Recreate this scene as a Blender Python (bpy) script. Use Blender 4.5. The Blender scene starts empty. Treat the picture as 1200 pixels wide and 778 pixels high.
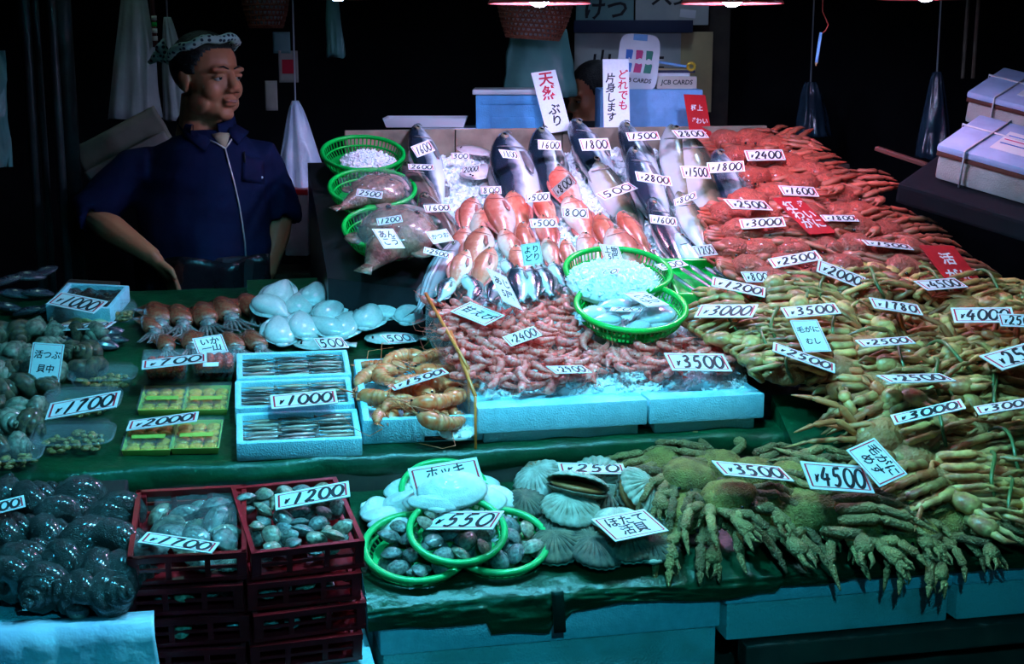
import bpy, bmesh, math, random
from mathutils import Vector as V, Matrix, noise
R = random.Random(7)
PI = math.pi
sc = bpy.context.scene
col = sc.collection

# ------------------------------------------------------------------ camera
FPX = 1650.0
PITCH = math.radians(11.3)
CAM = V((0, 0, 1.6))
cd = bpy.data.cameras.new('camera'); cam = bpy.data.objects.new('camera', cd); col.objects.link(cam)
cam.location = CAM; cam.rotation_euler = (PI / 2 - PITCH, 0, 0)
cd.sensor_width = 36.0; cd.lens = 36.0 * FPX / 1200.0; cd.clip_start = 0.05
sc.camera = cam
FW = V((0, math.cos(PITCH), -math.sin(PITCH))); UP = V((0, math.sin(PITCH), math.cos(PITCH))); RT = V((1, 0, 0))
def ray(px, py): return FW + RT * ((px - 600) / FPX) - UP * ((py - 389) / FPX)
def W(px, py, Y):
    d = ray(px, py); return CAM + d * (Y / d.y)
def proj(p):
    q = p - CAM; k = q.dot(FW)
    return 600 + FPX * q.dot(RT) / k, 389 - FPX * q.dot(UP) / k

# ------------------------------------------------------------------ world, exposure
wd = bpy.data.worlds.new('night'); sc.world = wd; wd.use_nodes = True
bg = wd.node_tree.nodes['Background']; bg.inputs[0].default_value = (0.10, 0.22, 0.45, 1); bg.inputs[1].default_value = 0.006
sc.view_settings.view_transform = 'Standard'; sc.view_settings.look = 'None'
sc.view_settings.gamma = 1.0; sc.view_settings.use_curve_mapping = False
sc.view_settings.exposure = 0.0
# the hanging lamps (built as fixtures further down): px, rim py, Y, watts, colour
LAMPS = [  # the row whose shades hang into the frame, bluish white bulbs over the fish
    (396, -4, 3.75, 2.0, (0.30, 0.50, 1.0)), (632, 3, 3.75, 20, (0.46, 0.55, 1.0)),
    (858, 3, 3.78, 19, (0.46, 0.55, 1.0)), (1085, -3, 3.9, 5, (0.50, 0.56, 1.0))]
UNSEEN_LAMPS = [  # a second row out of view above the stall front, cyan, then three added fill lamps, all set deep in pale shades: x, y, z, watts, colour
    (-0.66, 2.42, 1.98, 12, (0.06, 0.62, 1.0)), (-0.12, 2.46, 1.98, 66, (0.12, 0.70, 1.0)),
    (0.36, 2.52, 1.98, 58, (0.15, 0.72, 1.0)), (1.00, 2.62, 2.0, 13, (0.34, 0.70, 0.76)),
    (0.25, 0.2, 2.05, 165, (0.02, 0.62, 0.85)),  # added unseen fill lamp near the camera, lights the front boxes
    (0.62, 4.95, 2.25, 3.0, (0.55, 0.66, 1.0)), (-1.15, 4.35, 2.6, 1.6, (0.55, 0.95, 0.85))]  # added unseen fill lamps that brighten the notice boards and hanging bags

# ------------------------------------------------------------------ stall frame: u along the stall, v into depth
A_ = math.radians(12)
EU = V((math.cos(A_), math.sin(A_), 0)); EV = V((-math.sin(A_), math.cos(A_), 0)); EZ = V((0, 0, 1))
O_ = W(560, 525, 2.95); O_ = V((O_.x, O_.y, 0))
def S(u, v, z): return O_ + EU * u + EV * v + EZ * z
def uv(p):
    q = p - O_; return q.dot(EU), q.dot(EV)
class Plane:
    def __init__(s, v0, z0, v1, z1):
        s.v0, s.z0, s.k = v0, z0, (z1 - z0) / (v1 - v0)
        s.n = (EZ - EV * s.k).normalized(); s.p = S(0, v0, z0); s.up = (EV + EZ * s.k).normalized()
    def z(s, v): return s.z0 + (v - s.v0) * s.k
    def hit(s, px, py, lift=0.0):
        d = ray(px, py); p0 = s.p + s.n * lift
        return CAM + d * ((p0 - CAM).dot(s.n) / d.dot(s.n))
P_LOW = Plane(-0.36, 0.57, 0.0, 0.68)
P_MID = Plane(0.0, 0.754, 1.0, 0.95)
P_CEN = Plane(0.05, 0.835, 1.33, 1.31)
P_RR = Plane(-0.30, 0.62, 0.05, 0.85)
P_CR = Plane(-0.45, 0.52, -0.05, 0.62)
LK = {}

# ------------------------------------------------------------------ materials
def mat(name, c1, c2=None, scale=30.0, rough=0.45, spec=0.5, coat=0.0, bump=0.0, bscale=80.0, metal=0.0, alpha=1.0,
        nmix=0.35, trans=0.0, emit=None, estr=0.0, sss=0.0, lo=0.35, hi=0.65, tint=True, sheen=0.0, ramp=None, axis=1, voro=False, ior=1.45):
    m = bpy.data.materials.new(name); m.use_nodes = True
    nt = m.node_tree; N = nt.nodes; L = nt.links
    b = N['Principled BSDF']
    b.inputs['Roughness'].default_value = rough; b.inputs['Metallic'].default_value = metal
    b.inputs['Specular IOR Level'].default_value = spec; b.inputs['IOR'].default_value = ior
    b.inputs['Coat Weight'].default_value = coat; b.inputs['Coat Roughness'].default_value = 0.12
    b.inputs['Alpha'].default_value = alpha; b.inputs['Transmission Weight'].default_value = trans
    if sss: b.inputs['Subsurface Weight'].default_value = sss; b.inputs['Subsurface Radius'].default_value = (0.02, 0.012, 0.01); b.inputs['Subsurface Scale'].default_value = 0.5
    tc = N.new('ShaderNodeTexCoord')
    nz = N.new('ShaderNodeTexNoise'); nz.inputs['Scale'].default_value = scale; nz.inputs['Detail'].default_value = 5
    L.new(tc.outputs['Object'], nz.inputs['Vector'])
    cr = N.new('ShaderNodeValToRGB'); e = cr.color_ramp.elements
    e[0].position = lo; e[1].position = hi; e[0].color = (*c1, 1); e[1].color = (*(c2 or c1), 1)
    L.new(nz.outputs['Fac'], cr.inputs['Fac']); out = cr.outputs['Color']
    if ramp:   # the animal's own marking along one local axis: [(position, colour)], blended with the noise
        sp = N.new('ShaderNodeSeparateXYZ'); L.new(tc.outputs['Object'], sp.inputs[0])
        a, bb, stops = ramp
        mr = N.new('ShaderNodeMapRange'); mr.inputs[1].default_value = a; mr.inputs[2].default_value = bb
        L.new(sp.outputs[axis], mr.inputs[0])
        ad = N.new('ShaderNodeMath'); ad.operation = 'MULTIPLY_ADD'; ad.inputs[1].default_value = nmix; L.new(nz.outputs['Fac'], ad.inputs[0])
        sb = N.new('ShaderNodeMath'); sb.operation = 'SUBTRACT'; sb.inputs[1].default_value = nmix / 2
        L.new(mr.outputs[0], sb.inputs[0]); L.new(sb.outputs[0], ad.inputs[2])
        r2 = N.new('ShaderNodeValToRGB'); ee = r2.color_ramp.elements
        ee[0].position = stops[0][0]; ee[0].color = (*stops[0][1], 1); ee[1].position = stops[-1][0]; ee[1].color = (*stops[-1][1], 1)
        for p, c in stops[1:-1]:
            q = ee.new(p); q.color = (*c, 1)
        L.new(ad.outputs[0], r2.inputs['Fac']); out = r2.outputs['Color']
    if tint:
        oi = N.new('ShaderNodeObjectInfo'); mx = N.new('ShaderNodeMix'); mx.data_type = 'RGBA'; mx.blend_type = 'MULTIPLY'
        mx.inputs['Factor'].default_value = 1.0
        L.new(out, mx.inputs[6]); L.new(oi.outputs['Color'], mx.inputs[7]); out = mx.outputs[2]
    L.new(out, b.inputs['Base Color'])
    if bump:
        if voro:
            n2 = N.new('ShaderNodeTexVoronoi'); n2.inputs['Scale'].default_value = bscale; o2 = n2.outputs['Distance']
        else:
            n2 = N.new('ShaderNodeTexNoise'); n2.inputs['Scale'].default_value = bscale; n2.inputs['Detail'].default_value = 4; o2 = n2.outputs['Fac']
        L.new(tc.outputs['Object'], n2.inputs['Vector'])
        bp = N.new('ShaderNodeBump'); bp.inputs['Strength'].default_value = bump; bp.inputs['Distance'].default_value = 0.01
        L.new(o2, bp.inputs['Height']); L.new(bp.outputs[0], b.inputs['Normal'])
    if emit: b.inputs['Emission Color'].default_value = (*emit, 1); b.inputs['Emission Strength'].default_value = estr
    return m

M = {}
M['styro'] = mat('cyan_cast_styrofoam', (0.40, 0.80, 0.90), (0.32, 0.70, 0.80), 60, 0.6, bump=0.25, bscale=260, voro=True)  # white foam with the lamps' cyan cast put into its base colour
M['styro_old'] = mat('old_styrofoam', (0.52, 0.50, 0.46), (0.34, 0.32, 0.28), 9, 0.7, bump=0.3, bscale=220, voro=True)
M['styro_dirty'] = mat('stained_styrofoam', (0.34, 0.64, 0.66), (0.24, 0.36, 0.32), 7, 0.7, bump=0.3, bscale=220, voro=True, lo=0.5, hi=0.8)
M['blue_foam'] = mat('blue_foam', (0.12, 0.48, 0.85), (0.10, 0.40, 0.75), 40, 0.6, bump=0.2, bscale=240, voro=True)
M['pale_blue_foam'] = mat('pale_blue_foam', (0.22, 0.50, 0.85), (0.18, 0.42, 0.75), 40, 0.6, bump=0.2, bscale=240, voro=True)
M['card'] = mat('card_white', (0.86, 0.86, 0.88), (0.80, 0.80, 0.83), 12, 0.5)
M['ink'] = mat('ink_black', (0.012, 0.012, 0.016), rough=0.6)
M['red_ink'] = mat('ink_red', (0.62, 0.015, 0.04), rough=0.6)
M['white_ink'] = mat('ink_white', (0.85, 0.85, 0.85), rough=0.6)
M['red_card'] = mat('card_red', (0.60, 0.010, 0.015), (0.52, 0.008, 0.012), 10, 0.5)
M['green_sheet'] = mat('green_plastic_sheet', (0.0, 0.052, 0.017), (0.001, 0.026, 0.009), 6, 0.36, spec=0.4, bump=0.7, bscale=18)
M['green_basket'] = mat('green_basket_plastic', (0.0, 0.50, 0.06), (0.0, 0.42, 0.05), 10, 0.25)
M['lime_basket'] = mat('lime_basket_plastic', (0.03, 0.56, 0.16), (0.02, 0.46, 0.12), 10, 0.28)
M['red_crate'] = mat('red_crate_plastic', (0.36, 0.004, 0.008), (0.28, 0.003, 0.006), 10, 0.3)
M['ice'] = mat('crushed_ice', (1.0, 1.0, 1.0), (0.94, 0.96, 1.0), 45, 0.16, coat=0.4, bump=0.3, bscale=90)
M['film'] = mat('clear_film', (0.85, 0.88, 0.92), rough=0.06, alpha=0.07, bump=0.8, bscale=22, spec=0.9, coat=1.0)
M['clear_lid'] = mat('clear_lid', (0.8, 0.85, 0.88), rough=0.05, alpha=0.06, spec=0.8, coat=1.0)
M['milky_film'] = mat('milky_film', (0.62, 0.64, 0.62), (0.46, 0.48, 0.47), 8, 0.3, alpha=0.72, bump=0.6, bscale=14)
M['teal_film'] = mat('teal_film', (0.16, 0.38, 0.34), (0.10, 0.28, 0.26), 6, 0.3, alpha=0.85, bump=0.6, bscale=12)
M['dark_film'] = mat('dark_film', (0.015, 0.03, 0.05), (0.03, 0.06, 0.09), 9, 0.16, bump=0.9, bscale=18, coat=0.5)
M['silver_film'] = mat('silver_film', (0.80, 0.86, 0.98), (0.50, 0.58, 0.78), 7, 0.28, bump=0.8, bscale=16)
M['wall_dark'] = mat('dark_wall', (0.016, 0.017, 0.020), (0.010, 0.010, 0.013), 3, 0.9, spec=0.1, tint=False)
M['floor'] = mat('wet_floor', (0.025, 0.026, 0.028), (0.012, 0.012, 0.014), 5, 0.7, spec=0.15, tint=False)
M['dark_metal'] = mat('dark_metal', (0.035, 0.045, 0.045), (0.02, 0.025, 0.025), 10, 0.4)
M['dark_wood'] = mat('dark_wood', (0.05, 0.036, 0.026), (0.028, 0.02, 0.015), 12, 0.7)
M['board_wood'] = mat('weathered_board', (0.30, 0.24, 0.17), (0.17, 0.13, 0.09), 14, 0.7, bump=0.2, bscale=30)
M['plank_wood'] = mat('plain_wood', (0.34, 0.20, 0.09), (0.25, 0.14, 0.06), 16, 0.6)
M['orange_edge'] = mat('orange_acrylic_edge', (1.0, 0.22, 0.04), (0.9, 0.18, 0.03), 10, 0.3)
M['acrylic'] = mat('clear_acrylic', (0.8, 0.8, 0.82), rough=0.06, alpha=0.22, spec=0.8)
M['lamp_pale'] = mat('lamp_pale_enamel', (0.45, 0.62, 0.66), rough=0.4)
M['lamp_red'] = mat('lamp_red_enamel', (0.90, 0.10, 0.09), rough=0.35)
M['bare_metal'] = mat('bare_metal', (0.5, 0.5, 0.52), rough=0.3, metal=0.9)
M['black_plastic'] = mat('black_plastic', (0.012, 0.012, 0.014), rough=0.35)
M['cord'] = mat('cord_white', (0.55, 0.56, 0.58), rough=0.7)
M['red_cord'] = mat('cord_red', (0.45, 0.05, 0.03), rough=0.7)
M['white_tray'] = mat('white_tray', (0.78, 0.76, 0.80), rough=0.35)
M['paper'] = mat('plain_paper', (0.40, 0.36, 0.31), (0.30, 0.27, 0.23), 9, 0.8)
M['kraft'] = mat('kraft_paper', (0.36, 0.32, 0.24), (0.27, 0.24, 0.18), 9, 0.8, bump=0.3, bscale=14)
M['board_grey'] = mat('notice_board_grey', (0.62, 0.64, 0.60), (0.46, 0.48, 0.46), 6, 0.7)
M['board_green'] = mat('notice_board_green', (0.24, 0.42, 0.40), (0.18, 0.32, 0.32), 6, 0.7)
M['board_tan'] = mat('notice_board_tan', (0.60, 0.46, 0.22), (0.42, 0.33, 0.17), 6, 0.7)
M['shelf_blue'] = mat('dark_blue_bar', (0.014, 0.022, 0.06), rough=0.6)
M['wicker'] = mat('brown_wicker', (0.36, 0.10, 0.05), (0.22, 0.06, 0.03), 30, 0.55)
M['cream'] = mat('cream_card', (0.66, 0.58, 0.48), (0.58, 0.50, 0.42), 10, 0.6)
M['yellow'] = mat('yellow_plastic', (0.80, 0.48, 0.03), rough=0.4)
M['logo_blue'] = mat('logo_blue', (0.02, 0.16, 0.55), rough=0.5); M['logo_red'] = mat('logo_magenta', (0.55, 0.02, 0.16), rough=0.5); M['logo_green'] = mat('logo_green', (0.01, 0.22, 0.13), rough=0.5)
M['brown_tape'] = mat('brown_tape', (0.12, 0.035, 0.025), rough=0.35)
M['dark_tape'] = mat('dark_green_tape', (0.0, 0.018, 0.012), rough=0.35)
# sea food
M['silver'] = mat('silver_fish_skin', (0.5, 0.5, 0.5), scale=9, rough=0.22, coat=0.7, bump=0.08, bscale=60, spec=0.7,
    ramp=(-0.13, 0.13, [(0.0, (0.86, 0.86, 0.88)), (0.44, (0.74, 0.76, 0.80)), (0.56, (0.20, 0.24, 0.28)), (0.68, (0.02, 0.035, 0.055)), (1.0, (0.012, 0.022, 0.036))]))
M['olive'] = mat('olive_fish_skin', (0.5, 0.5, 0.5), scale=12, rough=0.24, coat=0.7, bump=0.08, bscale=60, spec=0.7,
    ramp=(-0.13, 0.13, [(0.0, (0.70, 0.72, 0.70)), (0.34, (0.56, 0.58, 0.56)), (0.47, (0.26, 0.23, 0.13)), (0.70, (0.09, 0.085, 0.06)), (1.0, (0.05, 0.05, 0.045))]))
M['pink'] = mat('pink_fish_skin', (0.5, 0.5, 0.5), scale=13, nmix=1.0, rough=0.25, coat=0.7, bump=0.12, bscale=70,
    ramp=(-0.15, 0.15, [(0.0, (0.98, 0.80, 0.72)), (0.36, (0.98, 0.58, 0.46)), (0.56, (0.88, 0.24, 0.16)), (1.0, (0.65, 0.11, 0.07))]))
M['rose'] = mat('rose_fish_skin', (0.5, 0.5, 0.5), scale=13, nmix=0.9, rough=0.25, coat=0.7, bump=0.12, bscale=70,
    ramp=(-0.15, 0.15, [(0.0, (0.95, 0.48, 0.36)), (0.4, (0.78, 0.22, 0.13)), (1.0, (0.52, 0.08, 0.045))]))
M['brownfish'] = mat('brown_fish_skin', (0.5, 0.5, 0.5), scale=10, rough=0.2, coat=0.9, bump=0.1, bscale=60,
    ramp=(-0.13, 0.13, [(0.0, (0.34, 0.25, 0.20)), (0.3, (0.20, 0.12, 0.09)), (0.42, (0.30, 0.22, 0.17)), (0.52, (0.10, 0.06, 0.05)), (0.7, (0.13, 0.09, 0.08)), (1.0, (0.03, 0.035, 0.05))]))
M['striped'] = mat('striped_fish_skin', (0.5, 0.5, 0.5), scale=3, rough=0.22, coat=0.7,
    ramp=(-0.14, 0.14, [(0.0, (0.75, 0.74, 0.76)), (0.18, (0.74, 0.72, 0.74)), (0.24, (0.22, 0.19, 0.20)), (0.30, (0.72, 0.70, 0.72)), (0.40, (0.70, 0.68, 0.70)), (0.46, (0.18, 0.16, 0.17)), (0.52, (0.66, 0.62, 0.64)), (0.62, (0.20, 0.17, 0.18)), (0.7, (0.4, 0.36, 0.37)), (1.0, (0.07, 0.07, 0.09))]))
M['pale'] = mat('pale_flatfish_skin', (0.98, 0.82, 0.80), (0.95, 0.66, 0.64), 9, 0.3, coat=0.5, bump=0.1)
M['ribbon'] = mat('ribbon_fish_skin', (0.62, 0.64, 0.68), (0.30, 0.33, 0.38), 7, 0.12, metal=0.55, coat=0.6)
M['fin'] = mat('fish_fin', (0.24, 0.22, 0.21), (0.14, 0.13, 0.13), 30, 0.4, coat=0.4)
M['pink_fin'] = mat('pink_fish_fin', (0.60, 0.16, 0.13), (0.48, 0.10, 0.08), 30, 0.4, coat=0.4)
M['flesh_red'] = mat('red_gill_flesh', (0.45, 0.05, 0.05), (0.32, 0.03, 0.03), 40, 0.25, coat=0.6)
M['eye_white'] = mat('fish_eye_ring', (0.22, 0.19, 0.12), rough=0.2, coat=0.6)
M['eye_black'] = mat('eye_black', (0.006, 0.006, 0.008), rough=0.1, coat=0.8)
M['monk'] = mat('monkfish_skin', (0.36, 0.17, 0.11), (0.18, 0.07, 0.05), 16, 0.25, coat=0.9, bump=0.5, bscale=30)
M['monk_belly'] = mat('monkfish_lip', (0.46, 0.33, 0.31), (0.32, 0.2, 0.19), 20, 0.3, coat=0.6)
M['squid'] = mat('brown_squid_skin', (0.50, 0.05, 0.025), (0.55, 0.17, 0.08), 38, 0.25, coat=0.8, bump=0.1)
M['squid_flesh'] = mat('squid_flesh', (0.42, 0.40, 0.37), (0.30, 0.18, 0.15), 40, 0.25, coat=0.8)
M['cuttle'] = mat('cuttlefish_flesh', (0.74, 0.74, 0.72), (0.62, 0.63, 0.63), 22, 0.22, coat=0.8, sss=0.1)
M['flounder'] = mat('flounder_belly', (0.74, 0.74, 0.70), (0.6, 0.6, 0.56), 16, 0.3, coat=0.6)
M['prawn'] = mat('prawn_shell', (1.0, 0.13, 0.03), (1.0, 0.36, 0.15), 8, 0.25, coat=0.7)
M['prawn_leg'] = mat('prawn_feeler', (0.85, 0.18, 0.06), rough=0.35)
M['shrimp'] = mat('pink_shrimp_shell', (1.0, 0.07, 0.06), (1.0, 0.34, 0.28), 9, 0.22, coat=0.8, lo=0.3, hi=0.7)
M['shrimp_leg'] = mat('pink_shrimp_feeler', (0.90, 0.13, 0.08), rough=0.35)
M['redcrab'] = mat('red_crab_shell', (0.62, 0.10, 0.055), (0.38, 0.05, 0.03), 40, 0.5, coat=0.2, bump=1.0, bscale=150)
M['redleg'] = mat('red_crab_leg', (0.44, 0.065, 0.035), (0.56, 0.14, 0.08), 22, 0.4, coat=0.25, bump=0.2, bscale=120)
M['greencrab'] = mat('tan_crab_shell', (0.52, 0.24, 0.08), (0.34, 0.10, 0.035), 24, 0.5, coat=0.25, bump=0.7, bscale=120)
M['greenleg'] = mat('tan_crab_leg', (0.80, 0.46, 0.15), (0.42, 0.11, 0.04), 34, 0.4, coat=0.35, bump=0.25, bscale=110)
M['brownleg'] = mat('brown_crab_leg', (0.60, 0.10, 0.035), (0.62, 0.24, 0.08), 22, 0.45, coat=0.25, bump=0.3, bscale=110)
M['hairycrab'] = mat('hairy_crab_shell', (0.46, 0.30, 0.06), (0.26, 0.13, 0.03), 30, 0.65, bump=1.0, bscale=260)
M['hairyleg'] = mat('hairy_crab_leg', (0.42, 0.27, 0.09), (0.25, 0.13, 0.045), 26, 0.6, bump=0.9, bscale=220)
M['band'] = mat('green_band', (0.12, 0.17, 0.05), (0.08, 0.12, 0.04), 20, 0.35, coat=0.3)
M['scallop'] = mat('scallop_shell', (0.72, 0.68, 0.58), (0.34, 0.30, 0.22), 5, 0.55, bump=0.4, bscale=80)
M['scallop_dark'] = mat('dark_scallop_shell', (0.30, 0.22, 0.15), (0.09, 0.09, 0.07), 5, 0.6, bump=0.5, bscale=80)
M['scallop_lip'] = mat('scallop_mantle', (0.60, 0.20, 0.07), (0.40, 0.12, 0.04), 30, 0.35, coat=0.5)
M['surf'] = mat('white_clam_shell', (0.86, 0.86, 0.82), (0.74, 0.74, 0.68), 12, 0.35, coat=0.3, bump=0.15, bscale=40)
M['surf_edge'] = mat('clam_seam', (0.30, 0.22, 0.13), (0.2, 0.14, 0.08), 30, 0.4)
M['clam'] = mat('clam_shell', (0.30, 0.30, 0.26), (0.08, 0.08, 0.08), 7, 0.28, coat=0.8, bump=0.3, bscale=60)
M['clam_tan'] = mat('tan_clam_shell', (0.44, 0.36, 0.24), (0.16, 0.12, 0.08), 6, 0.28, coat=0.8, bump=0.3, bscale=60)
M['whelk'] = mat('whelk_shell', (0.18, 0.11, 0.05), (0.03, 0.028, 0.02), 7, 0.4, coat=0.6, bump=0.6, bscale=60)
M['whelk_pale'] = mat('pale_whelk_shell', (0.34, 0.30, 0.22), (0.10, 0.08, 0.055), 6, 0.4, coat=0.6, bump=0.5, bscale=60)
M['turban'] = mat('dark_turban_shell', (0.05, 0.055, 0.05), (0.012, 0.014, 0.012), 9, 0.28, coat=0.7, bump=0.8, bscale=40)
M['mussel'] = mat('mussel_shell', (0.02, 0.026, 0.04), (0.05, 0.055, 0.06), 20, 0.2, coat=0.6)
M['roe'] = mat('red_roe', (0.85, 0.05, 0.02), (0.6, 0.025, 0.015), 60, 0.2, coat=0.8, bump=0.6, bscale=160, voro=True)
M['urchin'] = mat('yellow_urchin', (1.0, 0.45, 0.02), (0.80, 0.30, 0.02), 40, 0.35, coat=0.4, bump=0.6, bscale=150)
M['pickle'] = mat('orange_delicacy', (0.42, 0.22, 0.05), (0.20, 0.13, 0.04), 40, 0.4, coat=0.4, bump=0.8, bscale=90)
M['lime_tray'] = mat('yellow_green_tray', (0.42, 0.48, 0.08), rough=0.45)
M['blackstuff'] = mat('dark_seaweed', (0.015, 0.013, 0.012), (0.06, 0.03, 0.025), 40, 0.25, coat=0.5, bump=0.9, bscale=60)
# people
M['skin'] = mat('skin', (0.52, 0.19, 0.09), (0.44, 0.15, 0.07), 14, 0.5, sss=0.08)
M['hair'] = mat('black_hair', (0.008, 0.007, 0.007), (0.016, 0.014, 0.014), 60, 0.5, bump=0.5, bscale=160)
M['jacket'] = mat('navy_cloth', (0.006, 0.013, 0.055), (0.004, 0.009, 0.038), 9, 0.85, spec=0.15, bump=0.3, bscale=18)
M['trousers'] = mat('dark_cloth', (0.012, 0.014, 0.02), rough=0.8)
M['apron'] = mat('black_apron', (0.01, 0.011, 0.015), rough=0.25, bump=0.7, bscale=16)
M['zip'] = mat('zip_metal', (0.75, 0.72, 0.66), rough=0.35, metal=0.3)
M['undershirt'] = mat('undershirt', (0.42, 0.36, 0.22), rough=0.8)
M['eyeball'] = mat('eyeball', (0.38, 0.33, 0.29), rough=0.2)
M['lips'] = mat('lips', (0.32, 0.13, 0.10), rough=0.45)

# ------------------------------------------------------------------ mesh builder
class MB:
    def __init__(s): s.v = []; s.f = []
    def add(s, vs, fs, X=None):
        k = len(s.v); s.v += [tuple(X @ V(p)) if X else tuple(p) for p in vs]; s.f += [tuple(i + k for i in f) for f in fs]; return s
    def box(s, c, d, X=None):
        x, y, z = c; a, b, h = d[0] / 2, d[1] / 2, d[2] / 2
        vs = [(x + i * a, y + j * b, z + k * h) for k in (-1, 1) for i, j in ((-1, -1), (1, -1), (1, 1), (-1, 1))]
        return s.add(vs, [(3, 2, 1, 0), (4, 5, 6, 7), (0, 1, 5, 4), (1, 2, 6, 5), (2, 3, 7, 6), (3, 0, 4, 7)], X)
    def tube(s, pts, rads, n=8, flat=1.0, up=None, cap=True, X=None):
        pts = [V(p) for p in pts]; rads = rads if hasattr(rads, '__len__') else [rads] * len(pts)
        T = []
        for i in range(len(pts)):
            t = pts[min(i + 1, len(pts) - 1)] - pts[max(i - 1, 0)]
            T.append(t.normalized() if t.length > 1e-9 else V((0, 0, 1)))
        u = V(up) if up else (V((0, 0, 1)) if abs(T[0].z) < 0.9 else V((1, 0, 0)))
        vs = []; fs = []
        for i, p in enumerate(pts):
            b = T[i].cross(u)
            if b.length < 1e-6: b = T[i].orthogonal()
            b.normalize(); u = b.cross(T[i]).normalized()
            for j in range(n):
                a = 2 * PI * j / n
                vs.append(p + b * (math.cos(a) * rads[i]) + u * (math.sin(a) * rads[i] * flat))
        for i in range(len(pts) - 1):
            for j in range(n):
                k = (j + 1) % n; fs.append((i * n + j, i * n + k, (i + 1) * n + k, (i + 1) * n + j))
        if cap: fs.append(tuple(range(n - 1, -1, -1))); fs.append(tuple(range((len(pts) - 1) * n, len(pts) * n)))
        return s.add(vs, fs, X)
    def ring(s, fn, n, r, m=6):   # closed tube along fn(angle)
        vs = []; fs = []
        for i in range(n):
            a = 2 * PI * i / n; p = V(fn(a)); t = (V(fn(a + 0.01)) - V(fn(a - 0.01))).normalized()
            b = t.cross(V((0, 0, 1)))
            b = b.normalized() if b.length > 1e-6 else t.orthogonal().normalized(); u = b.cross(t)
            for j in range(m):
                c = 2 * PI * j / m; vs.append(p + b * (r * math.cos(c)) + u * (r * math.sin(c)))
        for i in range(n):
            for j in range(m):
                k = (j + 1) % m; q = (i + 1) % n; fs.append((i * m + j, i * m + k, q * m + k, q * m + j))
        return s.add(vs, fs)
    def ell(s, c, r, nu=12, nv=8, X=None, fn=None):
        vs = []; fs = []; c = V(c)
        for i in range(nv + 1):
            th = PI * i / nv
            for j in range(nu):
                a = 2 * PI * j / nu
                d = V((math.sin(th) * math.cos(a), math.sin(th) * math.sin(a), math.cos(th)))
                k = fn(d) if fn else 1.0
                vs.append(c + V((d.x * r[0], d.y * r[1], d.z * r[2])) * k)
        for i in range(nv):
            for j in range(nu):
                k = (j + 1) % nu
                a, b, d, e = i * nu + j, i * nu + k, (i + 1) * nu + k, (i + 1) * nu + j
                fs.append((a, e, d, b))
        return s.add(vs, fs, X)
    def grid(s, fn, nu, nv, X=None):
        vs = [fn(i / nu, j / nv) for j in range(nv + 1) for i in range(nu + 1)]
        fs = [(j * (nu + 1) + i, j * (nu + 1) + i + 1, (j + 1) * (nu + 1) + i + 1, (j + 1) * (nu + 1) + i) for j in range(nv) for i in range(nu)]
        return s.add(vs, fs, X)
    def lathe(s, prof, n=20, X=None, close=True):
        vs = [(r * math.cos(2 * PI * j / n), r * math.sin(2 * PI * j / n), z) for r, z in prof for j in range(n)]
        fs = [(i * n + j, i * n + (j + 1) % n, (i + 1) * n + (j + 1) % n, (i + 1) * n + j) for i in range(len(prof) - 1) for j in range(n)]
        return s.add(vs, fs, X)
    def loft(s, rings, cap=True, X=None):   # rings: lists of equally many points
        n = len(rings[0]); vs = [p for r in rings for p in r]
        fs = [(i * n + j, i * n + (j + 1) % n, (i + 1) * n + (j + 1) % n, (i + 1) * n + j) for i in range(len(rings) - 1) for j in range(n)]
        if cap: fs.append(tuple(range(n - 1, -1, -1))); fs.append(tuple(range((len(rings) - 1) * n, len(rings) * n)))
        return s.add(vs, fs, X)
    def mesh(s, name, m, smooth=True, thick=0.0, bevel=0.0, sharp=None):
        me = bpy.data.meshes.new(name); me.from_pydata([tuple(p) for p in s.v], [], s.f)
        if thick or bevel:
            bm = bmesh.new(); bm.from_mesh(me)
            if thick:
                bmesh.ops.recalc_face_normals(bm, faces=bm.faces)
                bmesh.ops.solidify(bm, geom=bm.faces[:], thickness=thick)
            if bevel: bmesh.ops.bevel(bm, geom=bm.edges[:], offset=bevel, segments=2, profile=0.6, affect='EDGES', clamp_overlap=True)
            bm.to_mesh(me); bm.free()
        me.validate(); me.update()
        if smooth:
            me.polygons.foreach_set('use_smooth', [True] * len(me.polygons))
            if sharp is not None: me.set_sharp_from_angle(angle=math.radians(sharp))
        me.materials.append(M[m] if isinstance(m, str) else m)
        return me

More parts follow.
